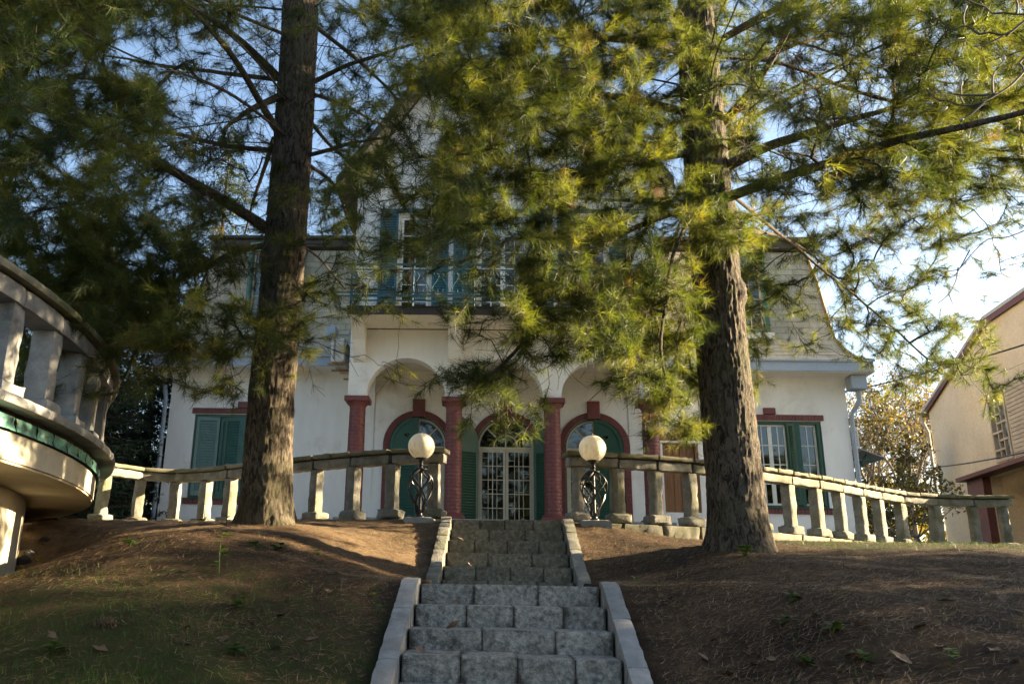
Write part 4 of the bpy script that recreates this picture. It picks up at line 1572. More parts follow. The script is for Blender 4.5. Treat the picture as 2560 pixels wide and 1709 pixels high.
mb = MB()
for z in (5.70, 5.78):
    mb.box(-2.95, 3.0, 16.20, 16.235, z - .012, z + .012)
    mb.box(-2.95, -2.915, 16.236, 17.0, z - .012, z + .012)
for x in (-2.93, -1.3, .4, 2.0):
    mb.box(x - .012, x + .012, 16.237, 16.38, 5.688, 5.712)
    mb.box(x - .012, x + .012, 16.19, 16.20, 5.56, 5.79)
mb.obj('flower_box_rail', blue, deck)
# downpipes
mb = MB()
mb.tube([(XL - .07, 19.1, 4.86), (XL - .12, 19.2, 4.6), (XL - .10, 19.34, 4.2), (XL - .09, 19.36, 2.5), (XL - .09, 19.36, .7)], .05, 10)
mb.tube([(XL - .09, 19.36, 2.28), (XL - .09, 19.36, 2.20)], .062, 10)
mb.obj('downpipe', M['gutter'], H, smooth=True)
mb = MB()
mb.cbox(XR - .02, XR + .34, 18.98, 19.3, 4.52, 4.858, .02)
mb.tube([(XR + .20, 19.14, 4.52), (XR + .19, 19.16, 4.30), (XR + .13, 19.25, 4.14), (XR + .06, 19.34, 4.02), (XR + .06, 19.36, 3.8), (XR + .06, 19.36, .7)], .052, 10)
mb.tube([(XR + .06, 19.36, 3.72), (XR + .06, 19.36, 3.62)], .064, 10)
mb.obj('downpipe', M['gutter'], H, smooth=True)

# air conditioners, awning, satellite box -----------------------------------
def ac_unit(name, label, x0, x1, y0, y1, z0, z1, face):
    t = thing(name, label, 'air conditioner', ((x0 + x1) / 2, (y0 + y1) / 2, z0))
    mb = MB()
    mb.cbox(x0, x1, y0, y1, z0, z1, .02)
    mb.obj('casing', M['ac'], t, smooth=True)
    mb = MB()
    if face == 'x':
        for k in range(9):
            zz = z0 + .08 + k * (z1 - z0 - .14) / 9
            mb.box(x0 + .05, x1 - .05, y0 - .006, y0 - .001, zz, zz + .02)
    else:
        mb.box(x0 - .008, x0 - .001, y0 + .05, y1 - .05, z0 + .06, z1 - .06)
        for k in range(10):
            zz = z0 + .06 + k * (z1 - z0 - .12) / 10
            mb.box(x0 + .06, x0 + .10, y0 - .008, y0 - .001, zz, zz + .022)
    mb.obj('vent_slots', M['black'], t)
    return t
ac = ac_unit('air_conditioner', 'off-white air conditioner box on rusty brackets beside the porch arcade', -3.20, -2.90, 17.62, 18.42, 4.68, 5.23, 'y')
for y in (17.72, 18.28):
    mb = MB()
    mb.box(-3.28, -2.765, y, y + .04, 4.632, 4.672)
    mb.box(-3.0, -2.765, y, y + .04, 4.44, 4.475)
    mb.box(-2.79, -2.765, y, y + .04, 4.476, 4.631)
    mb.obj('bracket', M['rust'], ac)
mb = MB()
mb.tube([(-3.12, 17.60, 4.95), (-3.05, 17.57, 4.88), (-2.92, 17.56, 4.93), (-2.84, 17.58, 5.1), (-2.80, 17.60, 5.4)], .014, 6)
mb.tube([(-3.10, 17.60, 5.02), (-2.98, 17.55, 4.98), (-2.86, 17.57, 5.1), (-2.80, 17.62, 5.35)], .012, 6)
mb.obj('hose', M['slat'], ac, smooth=True)
tb = thing('junction_box', 'small grey box with a pipe above the air conditioner', 'box', (-3.35, 18.2, 5.4))
mb = MB()
mb.cbox(-3.42, -3.18, 18.0, 18.35, 5.36, 5.62, .02)
mb.obj('case', M['gutter'], tb)
mb = MB()
mb.tube([(-3.18, 18.15, 5.46), (-2.76, 18.15, 5.46)], .022, 8)
mb.obj('pipe', M['greytin'], tb, smooth=True)
ac2 = ac_unit('air_conditioner', 'pale air conditioner box on the sunlit right corner of the villa', 8.58, 8.86, 19.75, 20.55, 3.28, 3.78, 'x')
for y in (19.85, 20.4):
    mb = MB()
    mb.box(8.512, 8.9, y, y + .04, 3.235, 3.275)
    mb.obj('bracket', M['rust'], ac2)
aw = thing('awning', 'small grey sheet metal awning on green struts at the right side of the villa', 'awning', (8.52, 20.9, 2.8))
mb = MB()
mb.hexa([(8.515, 20.2, 3.55), (9.62, 20.2, 3.14), (9.62, 22.0, 3.14), (8.515, 22.0, 3.55), (8.515, 20.2, 3.58), (9.62, 20.2, 3.165), (9.62, 22.0, 3.165), (8.515, 22.0, 3.58)])
mb.obj('sheet', M['greytin'], aw)
for y in (20.35, 21.8):
    mb = MB()
    mb.tube([(8.52, y, 2.1), (9.25, y, 3.24)], .035, 6)
    mb.box(8.52, 9.5, y - .03, y + .03, 3.09, 3.135)
    mb.obj('strut', M['green'], aw)

# ------------------------------------------------------------------ neighbouring beige building
BU = ray(1550, 1479.)
BU[2] = 0
BU /= np.linalg.norm(BU)
BP0 = np.array(atY(2345, 1190, 30.))
BN = np.array([-BU[1], BU[0], 0])          # out of the wall, towards the villa
def bw(s, z, w=0.):
    """point on the gable wall: s metres from its far corner, w metres out of the wall"""
    p = BP0 - BU * s + BN * w
    return Vector((p[0], p[1], z))
B2 = thing('neighbour_house', 'beige rendered neighbouring building with brown eaves, lattice window and dark red porch', 'house', tuple(bw(6, .5)))
mb = MB()
wtop = [(0, .3), (10.6, .3), (10.6, 7.06), (9.3, 7.86), (5.7, 7.94), (0, 6.43)]
WINB = rect(4.83, 5.95, 3.82, 5.75)
SIDB = rect(6.03, 9.6, 3.70, 6.0)
DOORB = [(4.15, .35), (8.6, .35), (8.6, 3.5), (4.15, 3.5)]
fm = lambda u, v, w: bw(u, v, -w)
mb.plate([wtop, WINB, DOORB], fm, .3)
mb.hexa([bw(0, .3, -.301), bw(.3, .3, -.301), bw(.3, .3, -5), bw(0, .3, -5), bw(0, 6.4, -.301), bw(.3, 6.4, -.301), bw(.3, 6.4, -5), bw(0, 6.4, -5)])
mb.hexa([bw(10.3, .3, -.301), bw(10.6, .3, -.301), bw(10.6, .3, -5), bw(10.3, .3, -5), bw(10.3, 6.4, -.301), bw(10.6, 6.4, -.301), bw(10.6, 6.4, -5), bw(10.3, 6.4, -5)])
mb.hexa([bw(0.3, .3, -4.7), bw(10.3, .3, -4.7), bw(10.3, .3, -5), bw(.3, .3, -5), bw(.3, 6.4, -4.7), bw(10.3, 6.4, -4.7), bw(10.3, 6.4, -5), bw(.3, 6.4, -5)])
mb.obj('wall', M['beige'], B2)
mb = MB()
edge = [(-.45, 6.22), (5.65, 7.86), (9.35, 7.78), (11.0, 6.75)]
for (s0, z0), (s1, z1) in zip(edge[:-1], edge[1:]):
    mb.hexa([bw(s0, z0, .08), bw(s1, z1, .08), bw(s1, z1, -5.4), bw(s0, z0, -5.4), bw(s0, z0 + .16, .08), bw(s1, z1 + .16, .08), bw(s1, z1 + .16, -5.4), bw(s0, z0 + .16, -5.4)])
rf = mb.obj('roof', M['roofdark'], B2)
mb = MB()
for (s0, z0), (s1, z1) in zip(edge[:-1], edge[1:]):
    mb.hexa([bw(s0, z0 - .06, .082), bw(s1, z1 - .06, .082), bw(s1, z1 - .06, .11), bw(s0, z0 - .06, .11), bw(s0, z0 + .10, .082), bw(s1, z1 + .10, .082), bw(s1, z1 + .10, .11), bw(s0, z0 + .10, .11)])
mb.obj('bargeboard', M['darkred'], rf)
mb = MB()
for (s0, z0), (s1, z1) in zip(edge[:-1], edge[1:]):
    mb.hexa([bw(s0, z0 + .102, .082), bw(s1, z1 + .102, .082), bw(s1, z1 + .102, .122), bw(s0, z0 + .102, .122), bw(s0, z0 + .20, .082), bw(s1, z1 + .20, .082), bw(s1, z1 + .20, .122), bw(s0, z0 + .20, .122)])
mb.obj('flashing', M['greytin'], rf)
mb = MB()
mb.plate([rect(4.832, 5.948, 3.822, 5.748), rect(4.92, 5.86, 3.91, 5.66)], lambda u, v, w: bw(u, v, .04 - w), .14)
wn2 = mb.obj('window', M['slat'], B2)
mb = MB()
mb.plate([rect(4.9, 5.88, 3.9, 5.68)], lambda u, v, w: bw(u, v, -.14 - w), .01)
mb.obj('pane', M['glass'], wn2)
mb = MB()
mb.plate([rect(4.7, 6.1, 3.7, 5.9)], lambda u, v, w: bw(u, v, -.6 - w), .01)
mb.obj('blind', M['curtain'], wn2)
xs3 = [4.92, 5.24, 5.55, 5.86]
for j in range(7):
    zb = 3.91 + j * .25
    m_ = MB()
    a, b = (xs3[0], xs3[2]) if j % 2 else (xs3[1], xs3[3])
    m_.hexa([bw(a, zb - .03, .035), bw(b, zb - .03, .035), bw(b, zb - .03, -.06), bw(a, zb - .03, -.06), bw(a, zb + .03, .035), bw(b, zb + .03, .035), bw(b, zb + .03, -.06), bw(a, zb + .03, -.06)])
    m_.obj('lattice_bar', M['slat'], wn2)
    m_ = MB()
    a = xs3[1] if j % 2 else xs3[2]
    m_.hexa([bw(a - .025, zb - .22, .03), bw(a + .025, zb - .22, .03), bw(a + .025, zb - .22, -.055), bw(a - .025, zb - .22, -.055), bw(a - .025, zb + .27, .03), bw(a + .025, zb + .27, .03), bw(a + .025, zb + .27, -.055), bw(a - .025, zb + .27, -.055)])
    m_.obj('lattice_bar', M['slat'], wn2)
mb = MB()
mb.plate([SIDB], lambda u, v, w: bw(u, v, .002 + w), .004)
sid = mb.obj('siding', M['slat'], B2)
for k in range(20):
    z0 = 3.71 + k * .1145
    m_ = MB()
    m_.hexa([bw(6.04, z0, .034), bw(9.59, z0, .034), bw(9.59, z0, .008), bw(6.04, z0, .008), bw(6.04, z0 + .11, .016), bw(9.59, z0 + .11, .016), bw(9.59, z0 + .11, .008), bw(6.04, z0 + .11, .008)])
    m_.obj('board', M['slat'], sid)
mb = MB()
mb.hexa([bw(2.75, 3.52, .002), bw(9.2, 3.52, .002), bw(9.2, 3.52, .45), bw(2.75, 3.52, .45), bw(2.75, 3.64, .002), bw(9.2, 3.64, .002), bw(9.2, 3.64, .45), bw(2.75, 3.64, .45)])
mb.obj('canopy', M['darkred'], B2)
mb = MB()
mb.hexa([bw(2.95, .35, .003), bw(4.15, .35, .003), bw(4.15, .35, .22), bw(2.95, .35, .22), bw(2.95, 3.51, .003), bw(4.15, 3.51, .003), bw(4.15, 3.51, .22), bw(2.95, 3.51, .22)])
mb.obj('porch_side', M['darkred'], B2)
mb = MB()
mb.plate([rect(4.16, 8.59, .36, 3.49), rect(5.75, 6.9, .40, 2.60)], lambda u, v, w: bw(u, v, -.9 - w), .1)
mb.hexa([bw(4.15, .35, -.301), bw(4.2, .35, -.301), bw(4.2, .35, -.9), bw(4.15, .35, -.9), bw(4.15, 3.5, -.301), bw(4.2, 3.5, -.301), bw(4.2, 3.5, -.9), bw(4.15, 3.5, -.9)])
mb.obj('porch_wall', M['beige'], B2)
mb = MB()
mb.plate([rect(5.76, 6.89, .41, 2.59)], lambda u, v, w: bw(u, v, -.98 - w), .05)
mb.obj('door', M['brownwood'], B2)
mb = MB()
c0 = bw(5.3, 3.0, -.86)
mb.lathe((c0[0], c0[1], c0[2] - .1), [(.03, 0), (.10, .03), (.12, .1), (.10, .17), (.03, .2)], 14)
mb.obj('porch_light', M['ac'], B2, smooth=True)
mb = MB()
e0, e1 = bw(-.35, 6.2, .5), bw(-.1, 5.6, .08)
mb.tube([bw(-.30, 6.22, .2), bw(-.2, 5.95, .15), bw(-.06, 5.6, .09), bw(-.06, 3.5, .09), bw(-.06, .4, .09)], .06, 8)
mb.obj('downpipe', M['slat'], B2, smooth=True)
def cable(label, a, b, sag, r_):
    a, b = Vector(a), Vector(b)
    pts = []
    for i in range(25):
        t = i / 24
        p = a.lerp(b, t)
        p.z -= sag * 4 * t * (1 - t)
        pts.append(p)
    mb = MB()
    mb.tube(pts, r_, 6)
    o = mb.obj('cable', M['cable'], None, smooth=True)
    tag(o, label, 'cable', 'overhead cables')
cable('upper black cable sloping down from the right towards the villa eaves', atY(2640, 836, 15), (8.7, 21.5, 4.9), .1, .016)
cable('lower black cable crossing in front of the beige building', atY(2640, 1112, 16), atY(2310, 1170, 24), .06, .016)

# ------------------------------------------------------------------ trees
def tube_edges(P0_, P1_, R0_, R1_, k):
    """vectorised frusta between many point pairs"""
    n = len(P0_)
    D = P1_ - P0_
    L = np.linalg.norm(D, axis=1, keepdims=True) + 1e-9
    D = D / L
    ref = np.where(np.abs(D[:, 2:3]) > .9, np.array([[1., 0, 0]]), np.array([[0, 0, 1.]]))
    A = np.cross(D, ref)
    A /= np.linalg.norm(A, axis=1, keepdims=True) + 1e-9
    B = np.cross(D, A)
    an = 2 * np.pi * np.arange(k) / k
    ca, sa = np.cos(an)[None, :, None], np.sin(an)[None, :, None]
    off = A[:, None, :] * ca + B[:, None, :] * sa
    r0 = P0_[:, None, :] + off * R0_[:, None, None]
    r1 = P1_[:, None, :] + off * R1_[:, None, None]
    V = np.concatenate([r0, r1], 1).reshape(-1, 3)
    base = (np.arange(n) * 2 * k)[:, None]
    j = np.arange(k)[None, :]
    j2 = (j + 1) % k
    F = np.stack([base + j, base + j2, base + k + j2, base + k + j], -1).reshape(-1, 4)
    return V, F
def unit(v):
    return v / (np.linalg.norm(v, axis=-1, keepdims=True) + 1e-9)
def catmull(pts, step):
    pts = [np.array(p, float) for p in pts]
    q = [2 * pts[0] - pts[1]] + pts + [2 * pts[-1] - pts[-2]]
    out = []
    for i in range(1, len(q) - 2):
        n = max(2, int(np.linalg.norm(q[i + 1] - q[i]) / step))
        for k in range(n):
            t = k / n
            out.append(.5 * ((2 * q[i]) + (-q[i - 1] + q[i + 1]) * t + (2 * q[i - 1] - 5 * q[i] + 4 * q[i + 1] - q[i + 2]) * t * t + (-q[i - 1] + 3 * q[i] - 3 * q[i + 1] + q[i + 2]) * t ** 3))
    out.append(pts[-1])
    return np.array(out)
def tufts(pos, axis, tint, nn, length, width, droop=.12, spread=(18, 100)):
    """long needles fanned round each twig end"""
    T = len(pos)
    a = unit(axis)
    ref = np.where(np.abs(a[:, 2:3]) > .9, np.array([[1., 0, 0]]), np.array([[0, 0, 1.]]))
    u = unit(np.cross(a, ref))
    v = np.cross(a, u)
    th = np.radians(rng.uniform(spread[0], spread[1], (T, nn)))
    ph = rng.uniform(0, 2 * np.pi, (T, nn))
    d = np.cos(th)[..., None] * a[:, None] + np.sin(th)[..., None] * (np.cos(ph)[..., None] * u[:, None] + np.sin(ph)[..., None] * v[:, None])
    d[..., 2] -= droop
    d = unit(d)
    L = length * rng.uniform(.72, 1.15, (T, nn, 1)) * rng.uniform(.8, 1.1, (T, 1, 1))
    p0 = pos[:, None] - a[:, None] * rng.uniform(0, .13, (T, nn, 1)) ** 1.0
    sd_ = unit(np.cross(d, rng.normal(0, 1, (T, nn, 3))))
    w = width / 2
    V = np.stack([p0 - sd_ * w, p0 + sd_ * w, p0 + d * L], 2).reshape(-1, 3)
    F = np.arange(len(V)).reshape(-1, 3)
    tt = np.repeat(np.clip(tint[:, None] + rng.normal(0, .06, (T, nn)), 0, 1).reshape(-1), 3)
    return V, F, tt

# how thick the foliage is over the view, hundred by hundred (0 none .. 9 closed)
DENS = np.array([[int(c) for c in r_] for r_ in (
    "99986543568889998789988789",
    "87764323546899998876557899",
    "88775432545789997776546899",
    "67775443576888888876567788",
    "77765433666677777665667766",
    "77776544655667777766666655",
    "88886653345437777776566641",
    "88887754332347787875466520",
    "88776654211125677763356640",
    "55445431012652157740024553",
    "11000000000333015620000221",
    "00000000000010001310000000")], float)
def dens(px, py):
    i = np.clip((np.asarray(py) / 100).astype(int), 0, 11)
    j = np.clip((np.asarray(px) / 100).astype(int), 0, 25)
    return np.where((np.asarray(py) > 1150), 0, DENS[i, j])

class Tree:
    def __init__(s, base, lean, height):
        s.base = np.array(base, float)
        s.H = height
        s.P = np.zeros((200000, 3))
        s.par = np.full(200000, -1)
        s.rmin = np.zeros(200000)
        s.pen = np.zeros(200000)
        s.n = 0
        s.lines = []
        for z in np.arange(2.2, height, .2):
            s.node(s.base + [lean(z), 0, z], -1, 0, .55)
    def node(s, p, par, rmin, pen=0.):
        i = s.n
        s.P[i], s.par[i], s.rmin[i], s.pen[i] = p, par, rmin, pen
        s.n += 1
        return i
    def limb(s, pts, r0, r1=.012, draw=True, pen=0., start_on_trunk=True):
        L = catmull(pts, .12)
        k = len(L)
        wob = np.cumsum(rng.normal(0, .006, (k, 3)), 0)
        L = L + wob * np.linspace(0, 1, k)[:, None]
        rad = r1 + (r0 - r1) * (1 - np.linspace(0, 1, k)) ** .8
        par = int(np.argmin(np.linalg.norm(s.P[:s.n] - L[0], axis=1))) if start_on_trunk else -1
        for i in range(k):
            par = s.node(L[i], par, rad[i] if draw else 0, pen)
        if draw:
            s.lines.append((L, rad))
    def grow(s, targets, step=.13, radial=.35, wig=.10):
        """connect every spray to the skeleton, nearest first"""
        T = np.array(targets)
        ax = s.base[:2]
        order = []
        near = np.array([np.min(np.linalg.norm(s.P[:s.n] - t, axis=1)) for t in T])
        tips = np.zeros(len(T), int)
        for q in np.argsort(near):
            t = T[q]
            D = np.linalg.norm(s.P[:s.n] - t, axis=1)
            rt = np.hypot(*(t[:2] - ax))
            rn = np.hypot(s.P[:s.n, 0] - ax[0], s.P[:s.n, 1] - ax[1])
            cost = D + s.pen[:s.n] + radial * np.maximum(0, rn - rt + .15) + .25 * np.maximum(0, s.P[:s.n, 2] - t[2] - .4)
            j = int(np.argmin(cost))
            d = D[j]
            m = max(2, int(d / step))
            bend = rng.normal(0, wig, 3) * d
            bend[2] += .10 * d
            par = j
            p0 = s.P[j].copy()
            for i in range(1, m + 1):
                f = i / m
                p = p0 + (t - p0) * f + bend * math.sin(PI * f) * .7 + rng.normal(0, .012, 3) * (f < 1)
                par = s.node(p, par, 0.)
            tips[q] = par
        return tips
    def radii(s, tips, k=.0030, e=.46):
        cnt = np.zeros(s.n)
        cnt[tips] = 1
        for i in range(s.n - 1, -1, -1):
            if s.par[i] >= 0:
                cnt[s.par[i]] += cnt[i]
        s.cnt = cnt
        s.rad = np.where(cnt > 0, np.maximum(k * cnt ** e, 0), 0)
        s.rad = np.minimum(s.rad, .05)
        return s.rad

def trunk_mesh(base, prof, z_bot, z_top, seed, kr=132, dz=.034, knots=(), lean=None):
    """ridged bark: radius profile [(z, r)] above the base, root flare and plates"""
    zs = np.arange(z_bot, z_top, dz)
    zs = np.concatenate([zs, np.arange(z_top, prof[-1][0], .25)])
    V = []
    for iz, z in enumerate(zs):
        r_ = np.interp(z, [p[0] for p in prof], [p[1] for p in prof])
        fl = max(0., 1 - (z + .12) / .55) ** 2
        lx = lean(z)
        for j in range(kr):
            a = 2 * PI * j / kr
            ca, sa = math.cos(a), math.sin(a)
            rr = r_ * (1 + .035 * math.sin(3 * a + seed + z * .4))
            rr += fl * .14 * (.45 + .55 * max(0, math.sin(2.5 * a + seed))) * (r_ / .3)
            q = Vector((ca * 3.1 + seed, sa * 3.1, z * .62))
            w1 = noise.noise(q * 1.5)
            sx, sy = ca * r_, sa * r_
            n1 = abs(noise.noise(Vector((sx * 19 + w1 * .8, sy * 19, z * 5.0 + seed))))
            n3 = abs(noise.noise(Vector((sx * 40 + seed, sy * 40, z * 10 + w1))))
            n2 = noise.noise(Vector((ca * 11, sa * 11, z * 4.5 + seed)))
            amp = .010
            rr += amp * (min(n1 * 3.6, 1.) - .65) + .010 * (min(n3 * 3, 1.) - .6) + .004 * n2
            for (ka, kz, kr_) in knots:
                dd = ((((a - ka + PI) % (2 * PI)) - PI) * r_) ** 2 + (z - kz) ** 2
                rr += .07 * math.exp(-dd / (kr_ * kr_)) - .05 * math.exp(-dd / (kr_ * kr_ * .12))
            V.append((base[0] + lx + rr * ca, base[1] + rr * sa, base[2] + z))
    n = len(zs)
    idx = np.arange(n * kr).reshape(n, kr)
    i2 = np.roll(idx, -1, 1)
    F = np.stack([idx[:-1], i2[:-1], i2[1:], idx[1:]], -1).reshape(-1, 4)
    return np.array(V), F

def build_pine(label, base, prof, seed, limbs, own, depth, hi_limbs, knots=(), visible_bottom=0, upper_n=70, bare=(), extra=(), lean=None, cap=2000):
    global rng
    rng = np.random.default_rng(seed)
    root = thing('pine_tree', label, 'tree', tuple(base))
    Vt, Ft = trunk_mesh(base, prof, -.25, 8.0, seed * 1.7, knots=knots, lean=lean)
    off = np.array(base)
    link('trunk', mesh_np('trunk', Vt - off, Ft, M['bark'], smooth=True), root)
    tr = Tree(base, lean, prof[-1][0])
    for pts, r0 in limbs:
        tr.limb(pts, r0)
    # unseen or half seen whorls that carry the rest of the crown
    for z in np.arange(hi_limbs[0], prof[-1][0] - .4, .48):
        k = 5 if z < 9 else 4
        ph = rng.uniform(0, 2 * PI)
        Lh = np.interp(z, [hi_limbs[0], 6, 9, prof[-1][0]], [hi_limbs[1], hi_limbs[1] * 1.05, 3.4, .6])
        for i in range(k):
            a = ph + 2 * PI * i / k + rng.uniform(-.25, .25)
            ln = Lh * rng.uniform(.7, 1.05)
            d = np.array([math.cos(a), math.sin(a), 0])
            rise = rng.uniform(-.05, .28)
            p = [np.array(base) + [0, 0, z] + d * .1]
            for f in (.35, .7, 1):
                p.append(np.array(base) + [0, 0, z] + d * ln * f + [rng.normal(0, .12), rng.normal(0, .12), ln * (rise * f - .16 * f * f)])
            q = pxof(np.array(p))
            if np.any(q[2] < 1.5):
                continue
            tr.limb(p, .05, .01, draw=False, pen=.12)
    # sprays: sampled through the crown, thinner where the photograph lets the sky or the house through
    tg = []
    tries = 0
    while tries < 160000 and len(tg) < cap:
        tries += 1
        px, py = rng.uniform(-160, 2720), rng.uniform(-120, 1150)
        o = own(px, py)
        if o <= 0 or rng.random() > o:
            continue
        dn = float(dens(px, py))
        if rng.random() > (dn / 9) ** 1.5 * .21:
            continue
        Y = depth(px, py)
        P = np.array(atY(px, py, Y))
        if P[2] > prof[-1][0] + base[2] - .5 or np.linalg.norm(P) < 3.2:
            continue
        if Y > 16.1 and abs(P[0] - .5) < 3.6:
            continue
        tg.append(P)
    nvis = len(tg)
    for _ in range(upper_n):
        z = rng.uniform(7.0, prof[-1][0] - .3)
        Rm = np.interp(z, [6, 9, prof[-1][0]], [4.0, 3.0, .5])
        a = rng.uniform(0, 2 * PI)
        r_ = Rm * math.sqrt(rng.uniform(.1, 1))
        P = np.array(base) + [math.cos(a) * r_, math.sin(a) * r_, z]
        q = pxof(P)
        if q[2] > 1 and -60 < q[0] < 2620 and q[1] > -80:
            continue
        tg.append(P)
    tg += [np.array(e) for e in extra]
    nfol = len(tg)
    tg += [np.array(b) for b in bare]
    tips = tr.grow(tg)
    rad = tr.radii(tips)
    # drawn limbs
    for L, rr in tr.lines:
        mb = MB()
        mb.tube([Vector(p) for p in L], list(rr), 9)
        mb.obj('limb', M['limb'], root, smooth=True)
    # branches
    i = np.arange(tr.n)
    ok = (tr.par >= 0)[:tr.n] & (rad[:tr.n] > 0) & (tr.rmin[:tr.n] == 0)
    c = i[ok]
    p = tr.par[:tr.n][ok]
    r1 = rad[c]
    r0 = np.minimum(np.where(rad[p] > 0, rad[p], r1), r1 * 1.25)
    V1, F1 = tube_edges(tr.P[p], tr.P[c], np.maximum(r0, .0026), np.maximum(r1, .0024), 3)
    # twigs and tufts on each spray
    tip = tips[:nfol]
    pr = tr.par[tip]
    bd = unit(tr.P[tip] - tr.P[pr])
    K = 8
    tw0, tw1, tpos, tax, ttint = [], [], [], [], []
    out = unit(np.concatenate([tr.P[tip][:, :2] - np.array(base)[:2], np.zeros((nfol, 1))], 1))
    stint = np.clip(rng.normal(.42, .22, nfol), .0, .85)
    deadm = rng.random(nfol) < .008
    stint = np.where(deadm, rng.uniform(.93, 1.0, nfol), stint)
    for k in range(K):
        back = rng.uniform(0, .42, (nfol, 1)) if k else np.zeros((nfol, 1))
        st = tr.P[tip] - bd * back
        dirn = unit(bd * .8 + out * .3 + rng.normal(0, .55, (nfol, 3)) * np.array([1, 1, .6]) + np.array([0, 0, .08]))
        ln = rng.uniform(.10, .30, (nfol, 1)) if k else np.full((nfol, 1), .10)
        en = st + dirn * ln
        tw0.append(st)
        tw1.append(en)
        tpos.append(en)
        tax.append(dirn)
        ttint.append(np.clip(stint + rng.normal(0, .07, nfol) + np.where(rng.random(nfol) < .006, .5, 0), 0, 1))
        if k % 2 == 0:
            tpos.append(st + dirn * ln * .35)
            tax.append(unit(dirn + rng.normal(0, .3, (nfol, 3))))
            ttint.append(np.clip(stint + rng.normal(-.05, .07, nfol), 0, 1))
    # bare twigs
    nb = len(tips) - nfol
    if nb:
        tb = tips[nfol:]
        bdb = unit(tr.P[tb] - tr.P[tr.par[tb]])
        for k in range(9):
            st = tr.P[tb] - bdb * rng.uniform(0, .5, (nb, 1))
            dirn = unit(bdb * .6 + rng.normal(0, .6, (nb, 3)))
            mid = st + dirn * rng.uniform(.1, .22, (nb, 1))
            en = mid + unit(dirn + rng.normal(0, .45, (nb, 3))) * rng.uniform(.06, .2, (nb, 1))
            tw0 += [st, mid]
            tw1 += [mid, en]
    tw0, tw1 = np.concatenate(tw0), np.concatenate(tw1)
    V2, F2 = tube_edges(tw0, tw1, np.full(len(tw0), .0032), np.full(len(tw0), .0022), 3)
    V = np.concatenate([V1, V2]) - off
    F = np.concatenate([F1, F2 + len(V1)])
    o = link('branches', mesh_np('branches', V, F, M['limb']), root, kind='stuff')
    tpos, tax, ttint = np.concatenate(tpos), np.concatenate(tax), np.concatenate(ttint)
    q = pxof(tpos)
    inv = (q[2] > .5) & (q[0] > -120) & (q[0] < 2680) & (q[1] > -120) & (q[1] < 1800)
    # keep the view through to windows and porch as open as it is in the photograph
    dn = dens(np.clip(q[0], 0, 2559), np.clip(q[1], 0, 1199))
    keep = ~(inv & (q[0] > 0) & (q[0] < 2560) & (q[1] > 0) & (rng.random(len(dn)) > .10 + dn / 8.0))
    tpos, tax, ttint, inv = tpos[keep], tax[keep], ttint[keep], inv[keep]
    Va, Fa, ta = tufts(tpos[inv], tax[inv], ttint[inv], 46, .145, .0034, droop=.22, spread=(10, 86))
    Vb, Fb, tb_ = tufts(tpos[~inv], tax[~inv], ttint[~inv], 16, .125, .012)
    Vn = np.concatenate([Va, Vb]) - off
    Fn = np.concatenate([Fa, Fb + len(Va)])
    link('crown', mesh_np('crown', Vn, Fn, M['needle'], tint=np.concatenate([ta, tb_])), root, kind='stuff')
    print('PINE', label[:20], 'sprays', nvis, nfol, 'tufts in view', int(inv.sum()), 'tris', len(Fn), 'nodes', tr.n)
    return root

